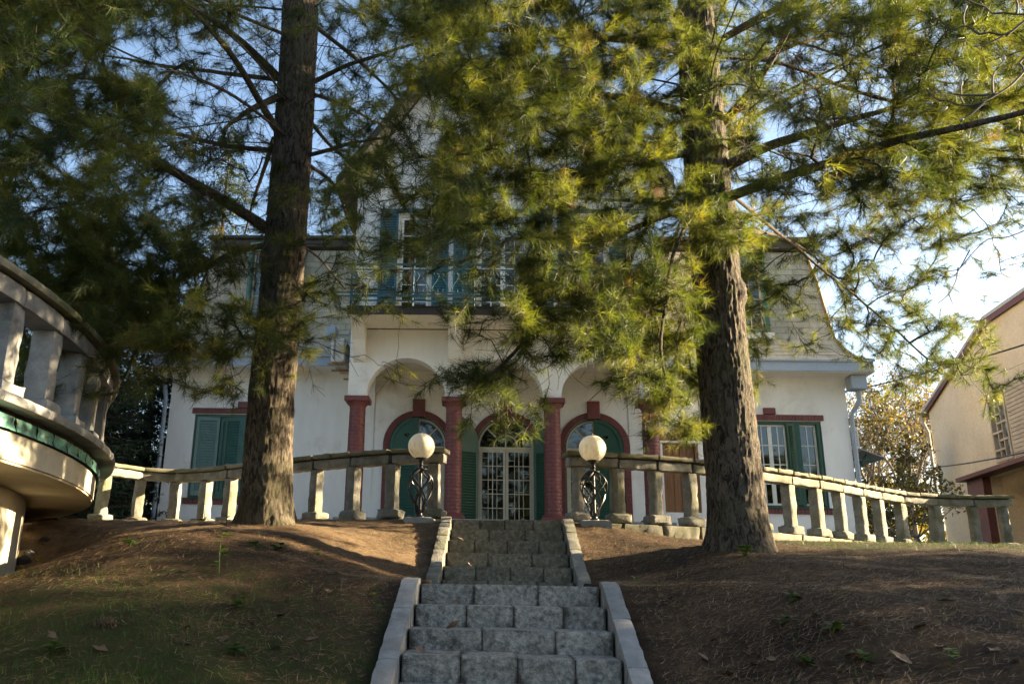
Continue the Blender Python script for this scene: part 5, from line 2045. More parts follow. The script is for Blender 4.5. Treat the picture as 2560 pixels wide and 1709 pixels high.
def PB(x, y, Y):
    """limb waypoint read off the photograph at a chosen distance"""
    return np.array(atY(x * 1.0898, y * 1.0898, Y))
LB = (-2.24, 9.2, .60)
RB = (2.62, 8.8, .42)
prof_l = [(-.3, .31), (.0, .29), (.8, .262), (1.6, .252), (2.6, .245), (3.6, .240), (4.6, .235), (5.6, .230), (6.6, .225), (7.6, .22), (10, .15), (13, .04)]
prof_r = [(-.3, .33), (.0, .305), (.6, .280), (1.6, .265), (2.6, .258), (3.6, .245), (4.6, .240), (5.6, .225), (6.4, .20), (8, .165), (10, .11), (12.5, .03)]
limbs_l = [
    ([PB(618, 528, 9.15), PB(560, 490, 8.9), PB(480, 440, 8.5), PB(380, 380, 8.0), PB(280, 315, 7.5), PB(130, 262, 7.0), PB(-60, 225, 6.6)], .070),
    ([PB(606, 563, 9.15), PB(540, 578, 9.1), PB(470, 615, 9.0), PB(400, 646, 8.8), PB(310, 672, 8.6)], .038),
    ([PB(622, 345, 9.2), PB(540, 338, 9.3), PB(470, 325, 9.5), PB(400, 308, 9.7), PB(300, 296, 9.9), PB(200, 258, 10.2)], .034),
    ([PB(640, 180, 9.2), PB(560, 102, 8.8), PB(500, 58, 8.5), PB(430, 12, 8.2), PB(370, -50, 8.0)], .055),
    ([PB(650, 322, 9.05), PB(595, 232, 8.7), PB(560, 172, 8.4), PB(500, 90, 8.1), PB(410, -5, 7.7), PB(330, -60, 7.4)], .050),
    ([PB(640, 222, 9.0), PB(575, 252, 8.6), PB(505, 300, 8.2)], .048),
    ([PB(630, 182, 9.3), PB(480, 164, 9.8), PB(350, 146, 10.3), PB(230, 126, 10.6)], .032),
    ([PB(628, 318, 9.4), PB(602, 400, 10.2), PB(580, 470, 10.9), PB(560, 540, 11.4)], .034),
    ([PB(712, 355, 9.2), PB(760, 343, 9.0), PB(810, 330, 8.7), PB(900, 318, 8.3)], .028),
    ([PB(722, 60, 9.2), PB(800, 122, 9.5), PB(870, 185, 9.9), PB(930, 250, 10.3)], .030),
    ([PB(716, 190, 9.2), PB(800, 150, 8.9), PB(880, 125, 8.6), PB(970, 98, 8.3)], .032),
    ([PB(712, 280, 9.2), PB(750, 325, 9.7), PB(800, 370, 10.2), PB(880, 420, 10.8)], .026),
    ([PB(716, 215, 9.2), PB(790, 240, 9.8), PB(850, 270, 10.3), PB(930, 300, 10.9)], .026),
    ([PB(705, 375, 9.2), PB(770, 430, 9.9), PB(800, 520, 10.7), PB(830, 600, 11.5)], .024),
    ([PB(690, 560, 9.3), PB(740, 600, 9.8), PB(790, 660, 10.4)], .015),
]
limbs_r = [
    ([PB(1660, 385, 8.75), PB(1760, 336, 8.4), PB(1840, 310, 8.1), PB(1920, 282, 7.8), PB(2010, 255, 7.5), PB(2120, 220, 7.2)], .065),
    ([PB(1662, 455, 8.7), PB(1780, 412, 7.8), PB(1900, 372, 7.0), PB(2060, 320, 6.3), PB(2200, 285, 5.8), PB(2349, 246, 5.4), PB(2500, 205, 5.1)], .060),
    ([PB(1640, 300, 8.8), PB(1690, 250, 8.6), PB(1745, 175, 8.4), PB(1800, 82, 8.2), PB(1850, 0, 8.0)], .062),
    ([PB(1688, 455, 8.8), PB(1790, 540, 9.8), PB(1850, 590, 10.5), PB(1960, 678, 11.2), PB(2060, 765, 11.6), PB(2130, 830, 11.8)], .022),
    ([PB(1685, 530, 8.9), PB(1770, 540, 9.9), PB(1850, 580, 10.9), PB(1920, 640, 11.6)], .022),
    ([PB(1600, 470, 8.8), PB(1480, 512, 8.5), PB(1390, 556, 8.2), PB(1320, 608, 8.0), PB(1250, 680, 7.9), PB(1200, 775, 7.8), PB(1130, 845, 7.7), PB(1075, 895, 7.6)], .034),
    ([PB(1600, 440, 8.7), PB(1570, 520, 8.2), PB(1540, 590, 7.9), PB(1527, 690, 7.8), PB(1518, 800, 7.7), PB(1540, 900, 7.65)], .022),
    ([PB(1590, 420, 8.9), PB(1500, 500, 9.4), PB(1450, 590, 9.9), PB(1435, 700, 10.2)], .022),
    ([PB(1580, 350, 8.7), PB(1450, 372, 8.1), PB(1300, 402, 7.6), PB(1150, 428, 7.2), PB(1010, 440, 7.0)], .046),
    ([PB(1585, 260, 8.8), PB(1460, 232, 8.6), PB(1320, 215, 8.4), PB(1180, 240, 8.2), PB(1040, 300, 8.1)], .050),
    ([PB(1590, 130, 8.8), PB(1480, 95, 8.3), PB(1340, 80, 7.9), PB(1180, 60, 7.6), PB(1020, 65, 7.4)], .050),
    ([PB(1590, 330, 9.0), PB(1480, 330, 9.9), PB(1370, 330, 10.8), PB(1250, 340, 11.7)], .035),
    ([PB(1600, 480, 9.0), PB(1520, 470, 9.8), PB(1420, 460, 10.6), PB(1290, 455, 11.4)], .030),
    ([PB(1650, 200, 8.9), PB(1760, 130, 10.2), PB(1900, 85, 11.2), PB(2050, 60, 12)], .045),
    ([PB(1640, 100, 8.9), PB(1760, 30, 8.6), PB(1900, -20, 8.2), PB(2050, -60, 7.9)], .045),
    ([PB(1650, 330, 9.0), PB(1760, 250, 10.2), PB(1880, 200, 11.2), PB(2000, 190, 12)], .035),
]
def lean_of(base, pts):
    q = sorted((atY(x, y, base[1]).z - base[2], atY(x, y, base[1]).x - base[0]) for x, y in pts)
    zs_, xs_ = [a for a, _ in q], [b for _, b in q]
    return lambda z: float(np.interp(z, zs_, xs_))
LEAN_L = lean_of(LB, [(664, 1305), (666, 1200), (676, 1000), (698, 763), (716, 545), (733, 327), (747, 109), (753, -40)])
LEAN_R = lean_of(RB, [(1848, 1360), (1834, 1200), (1818, 1040), (1800, 850), (1786, 660), (1766, 436), (1754, 272), (1742, 109), (1735, -40)])
def own_l(px, py):
    if px < 800:
        return 1.0
    if px < 1120:
        return 1 - (px - 800) / 320 * (1 if py > 120 else .8)
    return 0.
def own_r(px, py):
    return 1 - own_l(px, py)
def depth_l(px, py):
    side = np.interp(px, [0, 350, 700, 1100], [7.6, 8.1, 9.2, 9.6])
    if px < 620 and 560 < py < 960:
        return rng.normal(8.3, .6)
    return rng.normal(side, .85)
def depth_r(px, py):
    if px > 1200 and py < 400 and rng.random() < .30:
        return rng.normal(10.5, .4)
    if 1640 < px < 1900 and py < 620 and rng.random() < .25:
        return rng.normal(8.05, .3)
    mid = np.interp(px, [900, 1100, 1300, 1600, 1760, 1880], [6.5, 6.7, 7.2, 8.2, 9.2, 9.8])
    if px > 1850 and py > 520:
        return rng.normal(11.9, .5)
    if px > 1880 and py < 430 and rng.random() < .3:
        return rng.normal(10.5, .4)
    if px > 1880:
        return rng.normal(6.5, .5) if rng.random() < .5 else rng.normal(11.9, .6)
    if px < 1400 and py > 860:
        return rng.normal(7.65, .25)
    return rng.normal(mid, .45) if rng.random() < .8 else rng.normal(mid + 1.5, .8)
rng = np.random.default_rng(3)
bare_l = []
for _ in range(90):
    px, py = rng.uniform(330, 690), rng.uniform(-20, 560)
    bare_l.append(atY(px, py, rng.normal(9.0, .9)))
for _ in range(40):
    px, py = rng.uniform(780, 1040), rng.uniform(0, 480)
    bare_l.append(atY(px, py, rng.normal(9.3, .8)))
for _ in range(40):
    px, py = rng.uniform(150, 620), rng.uniform(380, 740)
    bare_l.append(atY(px, py, rng.normal(8.8, .7)))
bare_r = []
for _ in range(90):
    px, py = rng.uniform(1850, 2300), rng.uniform(80, 800)
    bare_r.append(atY(px, py, rng.normal(11.6, .6) if py > 400 else rng.normal(6.8, .6)))
for _ in range(40):
    px, py = rng.uniform(1300, 1720), rng.uniform(600, 940)
    bare_r.append(atY(px, py, rng.normal(8.2, .5)))
build_pine('tall pine left of the stairs, dark furrowed trunk lit along its right edge', LB, prof_l, 11, limbs_l, own_l, depth_l, (4.6, 3.6), knots=((4.0, 3.05, .12), (5.2, 3.3, .1)), bare=bare_l, lean=LEAN_L, cap=1450)
build_pine('tall pine right of the stairs, sunlit trunk edge and long drooping branches', RB, prof_r, 12, limbs_r, own_r, depth_r, (4.8, 4.0), knots=((5.6, 3.6, .16), (4.9, 4.4, .12), (5.9, 2.7, .1)), bare=bare_r, lean=LEAN_R, cap=2250)

# ------------------------------------------------------------------ dark spruces and other trees behind
def spruce(label, base, H_, Rb, seed, group=None, nb=150, needle_w=.007):
    global rng
    rng = np.random.default_rng(seed)
    root = thing('spruce_tree', label, 'tree', tuple(base), group)
    off = np.array(base, float)
    mb = MB()
    mb.tube([Vector(base) + Vector((0, 0, H_ * t)) for t in (-.02, .2, .5, .8, 1)], [.17, .14, .09, .045, .01], 9)
    mb.obj('trunk', M['limb'], root, smooth=True)
    s0, s1, tp, ta, tt = [], [], [], [], []
    for i in range(nb):
        z = H_ * (.06 + .93 * (i / nb) ** .92)
        a = i * 2.399 + rng.uniform(-.3, .3)
        L = Rb * (1 - z / H_) ** .75 * rng.uniform(.75, 1.1) + .15
        d = np.array([math.cos(a), math.sin(a), 0])
        p = off + [0, 0, z]
        m = max(4, int(L / .17))
        prev = p
        for k in range(1, m + 1):
            f = k / m
            q = p + d * L * f + np.array([0, 0, -.34 * L * f + .22 * L * f * f + rng.normal(0, .015)])
            s0.append(prev)
            s1.append(q)
            perp = np.array([-d[1], d[0], 0])
            for sgn in (-1, 1):
                dirn = unit(d * .55 + perp * sgn * rng.uniform(.5, 1) + np.array([0, 0, -.35 + rng.normal(0, .2)]))
                ln = min(.42, .12 + .38 * L * (1 - f * .55) * .5) * rng.uniform(.6, 1.1)
                for w in (.3, .65, 1.):
                    tp.append(q + dirn * ln * w + [0, 0, -.10 * w * w])
                    ta.append(dirn)
                    tt.append(rng.uniform(0, 1))
            prev = q
    V1, F1 = tube_edges(np.array(s0), np.array(s1), np.full(len(s0), .012), np.full(len(s0), .009), 4)
    link('branches', mesh_np('branches', V1 - off, F1, M['twigdark']), root, kind='stuff')
    Vn, Fn, tn = tufts(np.array(tp), np.array(ta), np.array(tt), 6, .125, needle_w * 3.2, droop=.1, spread=(15, 80))
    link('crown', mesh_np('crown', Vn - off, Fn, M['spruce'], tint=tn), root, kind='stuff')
    return root
GS = 'dark spruces behind the left balustrade'
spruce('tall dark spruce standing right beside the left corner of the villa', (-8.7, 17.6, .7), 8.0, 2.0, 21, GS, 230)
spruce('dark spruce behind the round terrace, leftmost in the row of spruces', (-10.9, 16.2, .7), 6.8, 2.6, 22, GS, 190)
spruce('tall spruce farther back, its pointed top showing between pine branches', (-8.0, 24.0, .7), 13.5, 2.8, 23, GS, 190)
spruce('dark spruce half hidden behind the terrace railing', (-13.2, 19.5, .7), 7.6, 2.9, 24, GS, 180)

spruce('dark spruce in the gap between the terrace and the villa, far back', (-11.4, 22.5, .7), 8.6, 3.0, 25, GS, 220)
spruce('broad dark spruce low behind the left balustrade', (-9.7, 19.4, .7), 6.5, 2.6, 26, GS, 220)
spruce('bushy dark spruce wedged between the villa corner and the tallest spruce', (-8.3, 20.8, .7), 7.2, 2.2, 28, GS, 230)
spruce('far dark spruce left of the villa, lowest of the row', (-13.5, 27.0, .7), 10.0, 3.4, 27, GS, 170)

def broadleaf(label, base, H_, spread, seed, leaves, tints, group=None, name='autumn_tree', r0=.11, leaf=.085, depth_lv=5, cat='tree'):
    """bare-branched tree with a thin coat of leaves"""
    global rng
    rng = np.random.default_rng(seed)
    root = thing(name, label, cat, tuple(base), group)
    off = np.array(base, float)
    s0, s1, r_0, r_1, tipsl = [], [], [], [], []
    def br(p, d, L, r_, lv):
        n = max(3, int(L / .25))
        q = p
        for k in range(n):
            d = unit(d + rng.normal(0, .10, 3) + np.array([0, 0, .03]))
            e = q + d * L / n
            s0.append(q)
            s1.append(e)
            r_0.append(r_ * (1 - .5 * k / n))
            r_1.append(r_ * (1 - .5 * (k + 1) / n))
            q = e
            if lv > 0 and k >= n * .25 and rng.random() < .62:
                dd = unit(d * .65 + rng.normal(0, .62, 3) * np.array([1, 1, .6]) + np.array([0, 0, .15]))
                br(q, dd, L * rng.uniform(.42, .68), r_ * .52, lv - 1)
            if lv <= 1:
                tipsl.append(q)
        if lv > 0:
            br(q, unit(d + rng.normal(0, .3, 3)), L * .6, r_ * .5, lv - 1)
    mb = MB()
    hb = H_ * .34
    ln = rng.normal(0, .12, 2)
    tops = Vector(base) + Vector((ln[0], ln[1], hb))
    mb.tube([Vector(base) + Vector((0, 0, -.2)), Vector(base).lerp(tops, .5) + Vector((rng.normal(0, .05), 0, 0)), tops], [r0 * 1.25, r0, r0 * .85], 9)
    mb.obj('trunk', M['twigpale'], root, smooth=True)
    for k in range(4):
        a = 2 * PI * k / 4 + rng.uniform(-.4, .4)
        d = unit(np.array([math.cos(a) * spread, math.sin(a) * spread, 1.]))
        br(np.array(tops), d, H_ * .36, r0 * .6, depth_lv - 2)
    V1, F1 = tube_edges(np.array(s0), np.array(s1), np.maximum(np.array(r_0), .005), np.maximum(np.array(r_1), .0045), 5)
    link('branches', mesh_np('branches', V1 - off, F1, M['twigpale']), root, kind='stuff')
    T = np.array(tipsl)
    if leaves and len(T):
        k = rng.integers(0, len(T), leaves)
        P = T[k] + rng.normal(0, .09, (leaves, 3))
        n1 = unit(rng.normal(0, 1, (leaves, 3)))
        u = unit(np.cross(n1, rng.normal(0, 1, (leaves, 3))))
        v = np.cross(n1, u)
        sz = leaf * rng.uniform(.6, 1.2, (leaves, 1))
        V = np.stack([P - u * sz, P - v * sz * .55, P + u * sz, P + v * sz * .55], 1).reshape(-1, 3)
        F = np.arange(len(V)).reshape(-1, 4)
        hue = np.interp(rng.random(leaves), [0, 1], tints)
        link('crown', mesh_np('crown', V - off, F, M['autumn'], tint=np.repeat(hue, 4)), root, kind='stuff')
    return root
GA = 'autumn trees between the two buildings'
for k, (px, Y, H_, lv, tn, lab) in enumerate([
    (2290, 38, 9.5, 1300, (.3, 1.), 'autumn tree with a slim grey trunk and golden leaves, close to the beige building'),
    (2215, 34, 8.0, 1100, (.0, .6), 'autumn tree with olive and yellow leaves, middle of the gap between buildings'),
    (2160, 44, 11.5, 900, (.1, .6), 'sparse tall tree with pale bare branches right behind the villa corner'),
    (2325, 50, 12.0, 1500, (.1, .8), 'distant yellowing tree just left of the beige wall'),
    (2245, 56, 13.5, 1200, (.0, .5), 'farthest olive green tree seen over the balustrade'),
    (2190, 29, 4.4, 700, (.0, .5), 'low young tree with yellow green leaves behind the awning')]):
    P = atY(px, 1300, Y)
    broadleaf(lab, (P.x, Y, .7), H_, .55, 40 + k, lv * 2, tn, GA, leaf=.075)
for k, (px, Y, lab) in enumerate([(2225, 22, 'tangled leafless brown shrub just behind the right balustrade'), (2275, 24, 'tangled leafless brown shrub nearer the beige wall'), (2180, 25, 'dry leafless shrub beside the villa corner')]):
    P = atY(px, 1340, Y)
    broadleaf(lab, (P.x, Y, .7), 2.6, 1.3, 60 + k, 500, (0, .5), 'leafless shrubs behind the balustrade', 'shrub', .04, .05, 5, 'shrub')
for k, (x, y, lab) in enumerate([(-9.6, 21.5, 'pale autumn shrub seen through the left balustrade'), (-7.9, 26, 'sunlit yellowish bush behind the spruces')]):
    broadleaf(lab, (x, y, .7), 3.4, 1.0, 70 + k, 1500, (.2, .8), 'bushes behind the spruces', 'shrub', .05, .08, 5, 'shrub')

# a far wood all round the terrace, one mass
rng = np.random.default_rng(75)
nw = 26000
aw_ = rng.uniform(R(38), R(142), nw)
rw = rng.uniform(62, 90, nw)
top = 5.5 + 3.0 * np.sin(aw_ * 23) + 2.2 * np.sin(aw_ * 57 + 1) + rng.normal(0, 1.2, nw)
P = np.stack([np.cos(aw_) * rw, np.sin(aw_) * rw, .3 + np.clip(top, 2, 12) * rng.random(nw) ** .7], 1)
n1 = unit(rng.normal(0, 1, (nw, 3)))
u = unit(np.cross(n1, rng.normal(0, 1, (nw, 3))))
v = np.cross(n1, u)
sz = rng.uniform(.25, .6, (nw, 1))
V = np.stack([P - u * sz, P - v * sz * .5, P + u * sz, P + v * sz * .5], 1).reshape(-1, 3)
link('far_woods', mesh_np('far_woods', V, np.arange(len(V)).reshape(-1, 4), M['autumn'], tint=np.repeat(rng.uniform(0, .55, nw), 4)), kind='stuff')
for k, (px, Y, lab) in enumerate([(2250, 20, 'low dense brown shrub right behind the lit balustrade posts'), (2310, 21, 'low dense brown shrub below the beige wall'), (2195, 23.5, 'low dense brown shrub beside the villa downpipe'), (2240, 28, 'dense brown thicket farther back in the gap')]):
    P = atY(px, 1340, Y)
    broadleaf(lab, (P.x, Y, .6), 2.3 if Y < 25 else 3.6, 1.5, 64 + k, 650, (.1, .7), 'leafless shrubs behind the balustrade', 'shrub', .04, .05, 5, 'shrub')

# ------------------------------------------------------------------ trees right of the view that shade the slope
def side_pine(label, base, H_, Rb, seed, zlow, nt_=1500):
    global rng
    rng = np.random.default_rng(seed)
    root = thing('pine_tree', label, 'tree', tuple(base), 'pines right of the slope')
    off = np.array(base, float)
    mb = MB()
    mb.tube([Vector(base) + Vector((0, 0, H_ * t)) for t in (-.03, .2, .5, .8, 1)], [.26, .22, .15, .08, .02], 12)
    mb.obj('trunk', M['bark'], root, smooth=True)
    s0, s1, tp, ta, tt = [], [], [], [], []
    while len(tp) < nt_:
        z = rng.uniform(zlow, H_)
        L = Rb * (1 - (z - zlow) / (H_ - zlow + .6)) ** .7 + .3
        a = rng.uniform(0, 2 * PI)
        d = np.array([math.cos(a), math.sin(a), 0])
        e = off + [0, 0, z] + d * L * rng.uniform(.75, 1) + [0, 0, -.15 * L]
        if pxof(e)[2] > .3 and -50 < pxof(e)[0] < 2680:
            continue
        s0.append(off + [0, 0, z])
        s1.append(e)
        for f in rng.uniform(.3, 1, 9):
            tp.append(s0[-1] + (e - s0[-1]) * f + rng.normal(0, .22, 3) * np.array([1, 1, .5]))
            ta.append(unit(d + rng.normal(0, .5, 3)))
            tt.append(rng.uniform(.1, .7))
    V1, F1 = tube_edges(np.array(s0), np.array(s1), np.full(len(s0), .03), np.full(len(s0), .008), 5)
    link('branches', mesh_np('branches', V1 - off, F1, M['limb']), root, kind='stuff')
    Vn, Fn, tn = tufts(np.array(tp), np.array(ta), np.array(tt), 16, .17, .016)
    link('crown', mesh_np('crown', Vn - off, Fn, M['needle'], tint=tn), root, kind='stuff')
side_pine('bushy pine to the right of the slope, nearest the viewer', (11.2, -1.6, -1.0), 5.4, 2.4, 81, .3, 2600)
side_pine('bushy pine to the right of the slope, second from the viewer', (11.0, 1.7, -.8), 5.3, 2.3, 84, .2, 2600)
side_pine('bushy pine to the right of the slope, middle of five', (11.3, 4.6, -.4), 5.5, 2.2, 82, .2, 2600)
side_pine('bushy pine to the right of the slope, fourth from the viewer', (11.0, 7.3, .1), 4.9, 2.1, 85, .2, 2600)
side_pine('bushy pine to the right of the slope, behind the others', (12.2, 9.4, .4), 3.9, 1.9, 83, .2, 2200)

# ------------------------------------------------------------------ bare magnolia reaching in at the upper right
rng = np.random.default_rng(90)
mg = thing('magnolia_tree', 'bare magnolia twigs with furry grey buds hanging in at the upper right', 'tree', (4.4, 3.6, gz(4.4, 3.6)))
mb = MB()
b0 = Vector((4.4, 3.6, gz(4.4, 3.6) - .1))
mb.tube([b0, b0 + Vector((.05, 0, 1.2)), b0 + Vector((-.05, .05, 2.4)), Vector((4.2, 3.75, 3.0)), Vector((4.0, 3.8, 3.9))], [.07, .06, .05, .035, .02], 9)
mb.obj('trunk', M['twigdark'], mg, smooth=True)
def mag(pts, r0, Y, parent_pt=None):
    P = [Vector(atY(2240 + x / 4.9, y / 4.9, Y + dy)) for x, y, dy in pts]
    if parent_pt is not None:
        P = [Vector(parent_pt)] + P
    L = catmull(P, .04)
    m_ = MB()
    m_.tube([Vector(p) for p in L], list(np.linspace(r0, .0045, len(L))), 6)
    m_.obj('branch', M['twigdark'], mg, smooth=True)
    return P
def bud(px, py, dx, dy, Y):
    p = Vector(atY(2240 + px / 4.9, py / 4.9, Y))
    e = Vector(atY(2240 + (px + dx) / 4.9, (py + dy) / 4.9, Y))
    m_ = MB()
    m_.tube([p.lerp(e, t) for t in (0, .2, .5, .8, 1)], [.003, .0075, .0095, .006, .001], 7)
    m_.obj('bud', M['budgrey'], mg, smooth=True)
YM = 4.3
mag([(1800, 620, 0), (1568, 880, 0), (1400, 1050, 0), (1250, 1150, 0), (1080, 1240, 0), (930, 1290, 0), (740, 1280, 0), (620, 1230, 0), (500, 1220, 0), (380, 1100, 0)], .009, YM, (4.2, 3.75, 3.0))
mag([(1200, 1160, 0), (1000, 1170, 0), (800, 1165, 0), (700, 1150, 0)], .006, YM)
mag([(800, 1165, 0), (795, 1080, 0), (800, 1010, 0)], .004, YM)
mag([(1080, 1260, 0), (980, 1350, 0), (900, 1410, 0), (800, 1470, 0)], .007, YM)
mag([(830, 1270, 0), (780, 1180, 0)], .004, YM)
mag([(1190, 1150, 0), (1180, 1000, 0), (1210, 880, 0), (1310, 760, 0)], .006, YM)
mag([(1800, 100, 0), (1568, 180, 0), (1320, 160, 0), (1180, 165, 0), (1100, 90, 0), (980, 50, 0), (870, 0, 0)], .009, YM, (4.0, 3.8, 3.9))
mag([(1560, 270, 0), (1400, 390, 0), (1280, 430, 0), (1150, 400, 0), (1020, 420, 0), (930, 360, 0), (840, 320, 0), (690, 365, 0), (600, 300, 0), (500, 230, 0), (450, 160, 0)], .009, YM, (4.0, 3.8, 3.9))
mag([(840, 320, 0), (825, 220, 0), (850, 110, 0)], .005, YM)
mag([(1480, 180, 0), (1490, 60, 0), (1450, -60, 0)], .007, YM)
mag([(1300, 450, 0), (1160, 520, 0), (1040, 560, 0)], .006, YM)
for q in [(500, 230, -50, -100), (380, 1100, -10, -20), (700, 1150, -80, -30), (800, 1060, 0, -100), (1310, 760, 15, -90), (450, 1260, -90, 5), (630, 1310, -80, 50), (1030, 560, -90, 10), (850, 120, 10, -80), (830, 1460, -60, 10)]:
    bud(*q, YM)
mag([(1300, 4900, 0)], .002, YM) if False else None
P_ = [(2420, 560), (2440, 585), (2400, 640), (2385, 680), (2350, 690), (2342, 716)]
for ln in ([(2600, 560), (2520, 592), (2470, 598), (2425, 640), (2398, 672), (2370, 678), (2348, 692), (2338, 715)], [(2395, 668), (2390, 700), (2372, 735), (2345, 758)], [(2372, 735), (2382, 760)], [(2370, 672), (2352, 668)], [(2425, 625), (2385, 690), (2350, 688)]):
    L = catmull([atY(x, y, 4.6) for x, y in ln], .03)
    m_ = MB()
    m_.tube([Vector(p) for p in L], list(np.linspace(.0038, .0022, len(L))), 5)
    m_.obj('branch', M['twigdark'], mg, smooth=True)

# ------------------------------------------------------------------ what lies and grows on the slope
rng = np.random.default_rng(100)
def region(n, power=1.0):
    """ground points weighted towards the nearer, visible slope"""
    out = []
    while sum(len(o) for o in out) < n:
        Y = 3.2 + 8.0 * rng.random(n) ** power
        X = rng.uniform(-.60, .72, n) * (Y + .8)
        ok = (np.abs(X - axis_x(Y)) > .82) & (np.hypot(X + 12.09, Y - 5.79) > 7.98)
        out.append(np.stack([X[ok], Y[ok]], 1))
    return np.concatenate(out)[:n]
# needle litter
N = 80000
XY = np.concatenate([region(N, 1.25), np.stack([rng.uniform(-4.5, 1.6, 14000), rng.uniform(7.4, 10.2, 14000)], 1)])
XY = XY[np.abs(XY[:, 0] - axis_x(XY[:, 1])) > .80]
N = len(XY)
clump = np.sin(XY[:, 0] * 2.1 + np.sin(XY[:, 1] * 1.3) * 2) * np.sin(XY[:, 1] * 2.7 + XY[:, 0]) + .35 * rng.normal(size=N)
XY = XY[(clump > -.55) & ~((XY[:, 0] < 0) & (rng.random(len(clump)) < np.clip((5.6 - XY[:, 1]) / 1.8, 0, .7)))]
N = len(XY)
ang = rng.normal(.15, .75, N) + (rng.random(N) < .25) * rng.uniform(0, PI, N)
Ln = rng.uniform(.035, .095, N)
z = ground_z(XY[:, 0], XY[:, 1])
d = np.stack([np.cos(ang), np.sin(ang)], 1)
e = XY + d * Ln[:, None]
ze = ground_z(e[:, 0], e[:, 1])
lift0, lift1 = rng.uniform(.004, .014, N), rng.uniform(.004, .030, N)
w = rng.uniform(.0009, .0017, N)[:, None] * np.stack([-d[:, 1], d[:, 0]], 1)
V = np.stack([np.column_stack([XY - w, z + lift0]), np.column_stack([XY + w, z + lift0 + .001]), np.column_stack([e, ze + lift1])], 1).reshape(-1, 3)
o = link('fallen_needles', mesh_np('fallen_needles', V, np.arange(len(V)).reshape(-1, 3), M['litter'], tint=np.repeat(np.clip(rng.normal(.5, .25, N), 0, 1), 3)), kind='stuff')
# grass
def grass(n, f, hgt, name, tmean):
    XY = region(n, 1.0)
    k = f(XY[:, 0], XY[:, 1])
    pat = .5 + .5 * np.sin(XY[:, 0] * 3.3 + 2 * np.sin(XY[:, 1] * 2.1)) * np.sin(XY[:, 1] * 4.1 + XY[:, 0] * 1.7)
    XY = XY[rng.random(n) < k * pat ** 1.3]
    n = len(XY)
    z = ground_z(XY[:, 0], XY[:, 1])
    h = hgt * rng.uniform(.35, 1.2, n)
    a = rng.uniform(0, 2 * PI, n)
    ln_ = rng.uniform(.2, 1.1, n) * h
    wd = .0022
    wv = np.stack([-np.sin(a), np.cos(a)], 1) * wd
    tip = XY + np.stack([np.cos(a), np.sin(a)], 1) * ln_[:, None]
    V = np.stack([np.column_stack([XY - wv, z - .004]), np.column_stack([XY + wv, z - .004]), np.column_stack([tip, z + h])], 1).reshape(-1, 3)
    link(name, mesh_np(name, V, np.arange(len(V)).reshape(-1, 3), M['grass'], tint=np.repeat(np.clip(rng.normal(tmean, .22, n), 0, 1), 3)), kind='stuff')
grass(120000, lambda x, y: np.clip((-x - .5) / 1.0, 0, 1) * np.clip(1.15 - (y - 3.6) / 2.6, 0, 1), .05, 'grass', .4)
grass(60000, lambda x, y: np.clip((x - 3.0) / 1.5, 0, 1) * np.clip((y - 8.8) / 2.0, 0, 1) + .05 * (x > 0), .05, 'grass', .45)
grass(16000, lambda x, y: .16 * np.ones_like(x), .06, 'dry_grass', .92)
# small weeds, each a plant of its own
def weed(label, px, py, h, n_leaf, size, tint=.4, spread=.5, group=None, name='weed'):
    p = on_ground(px, py)
    root = thing(name, label, 'plant', tuple(p), group)
    mb = MB()
    top = p + Vector((rng.normal(0, .1) * h, rng.normal(0, .1) * h, h))
    mb.tube([p - Vector((0, 0, .02)), p.lerp(top, .5) + Vector((rng.normal(0, .03) * h, 0, 0)), top], [.004, .0032, .002], 5)
    me = mb.mesh('stem', M['weed'], p)
    at = me.attributes.new('tint', 'FLOAT', 'POINT')
    at.data.foreach_set('value', np.full(len(me.vertices), tint * .8, np.float32))
    link('stem', me, root)
    for i in range(n_leaf):
        f = rng.uniform(.15, 1) if h > .08 else rng.uniform(.3, 1)
        c = p.lerp(top, f)
        a = i * 2.4 + rng.uniform(-.3, .3)
        ln_ = size * rng.uniform(.6, 1.15) * (1.15 - .5 * f)
        d = Vector((math.cos(a), math.sin(a), rng.uniform(-.15, .55)))
        sdv = Vector((-math.sin(a), math.cos(a), rng.normal(0, .15))) * ln_ * .26
        pts = [c, c + d * ln_ * .35 + sdv, c + d * ln_ * .75 + sdv * .75 + Vector((0, 0, -.05 * ln_)), c + d * ln_ + Vector((0, 0, -.15 * ln_)), c + d * ln_ * .75 - sdv * .75 + Vector((0, 0, -.05 * ln_)), c + d * ln_ * .35 - sdv]
        m_ = MB()
        m_.add([q - p for q in pts], [(0, 1, 5), (1, 2, 4, 5), (2, 3, 4)])
        me = m_.mesh('leaf', M['weed'], recalc=False)
        at = me.attributes.new('tint', 'FLOAT', 'POINT')
        at.data.foreach_set('value', np.full(len(me.vertices), np.clip(tint + rng.normal(0, .12), 0, 1), np.float32))
        link('leaf', me, root)
    return root
weed('tall leafy green weed on the lit crest left of the pine trunk', 508, 1312, .17, 14, .075, .62)
weed('small green weed just left of the left pine trunk base', 566, 1312, .10, 9, .06, .35)
weed('tall thin green weed standing alone on the left slope', 547, 1432, .26, 15, .085, .5)
weed('pale spindly weed in front of the left balustrade posts', 400, 1294, .20, 12, .05, .62)
weed('yellow-green leafy weed beside the round terrace end', 365, 1296, .12, 14, .06, .7)
weed('low spreading weed on the sunlit needles, left part of the slope', 325, 1366, .06, 14, .10, .3)
weed('low weed patch in the middle of the lit left slope', 640, 1372, .07, 18, .11, .25)
weed('low weed patch right of the middle one, left slope', 700, 1380, .06, 16, .10, .22)
weed('low green weed near the stair kerb, left slope', 792, 1388, .05, 14, .09, .28)
weed('bright low weed by the pine trunk shadow, left slope', 568, 1345, .05, 10, .07, .6)
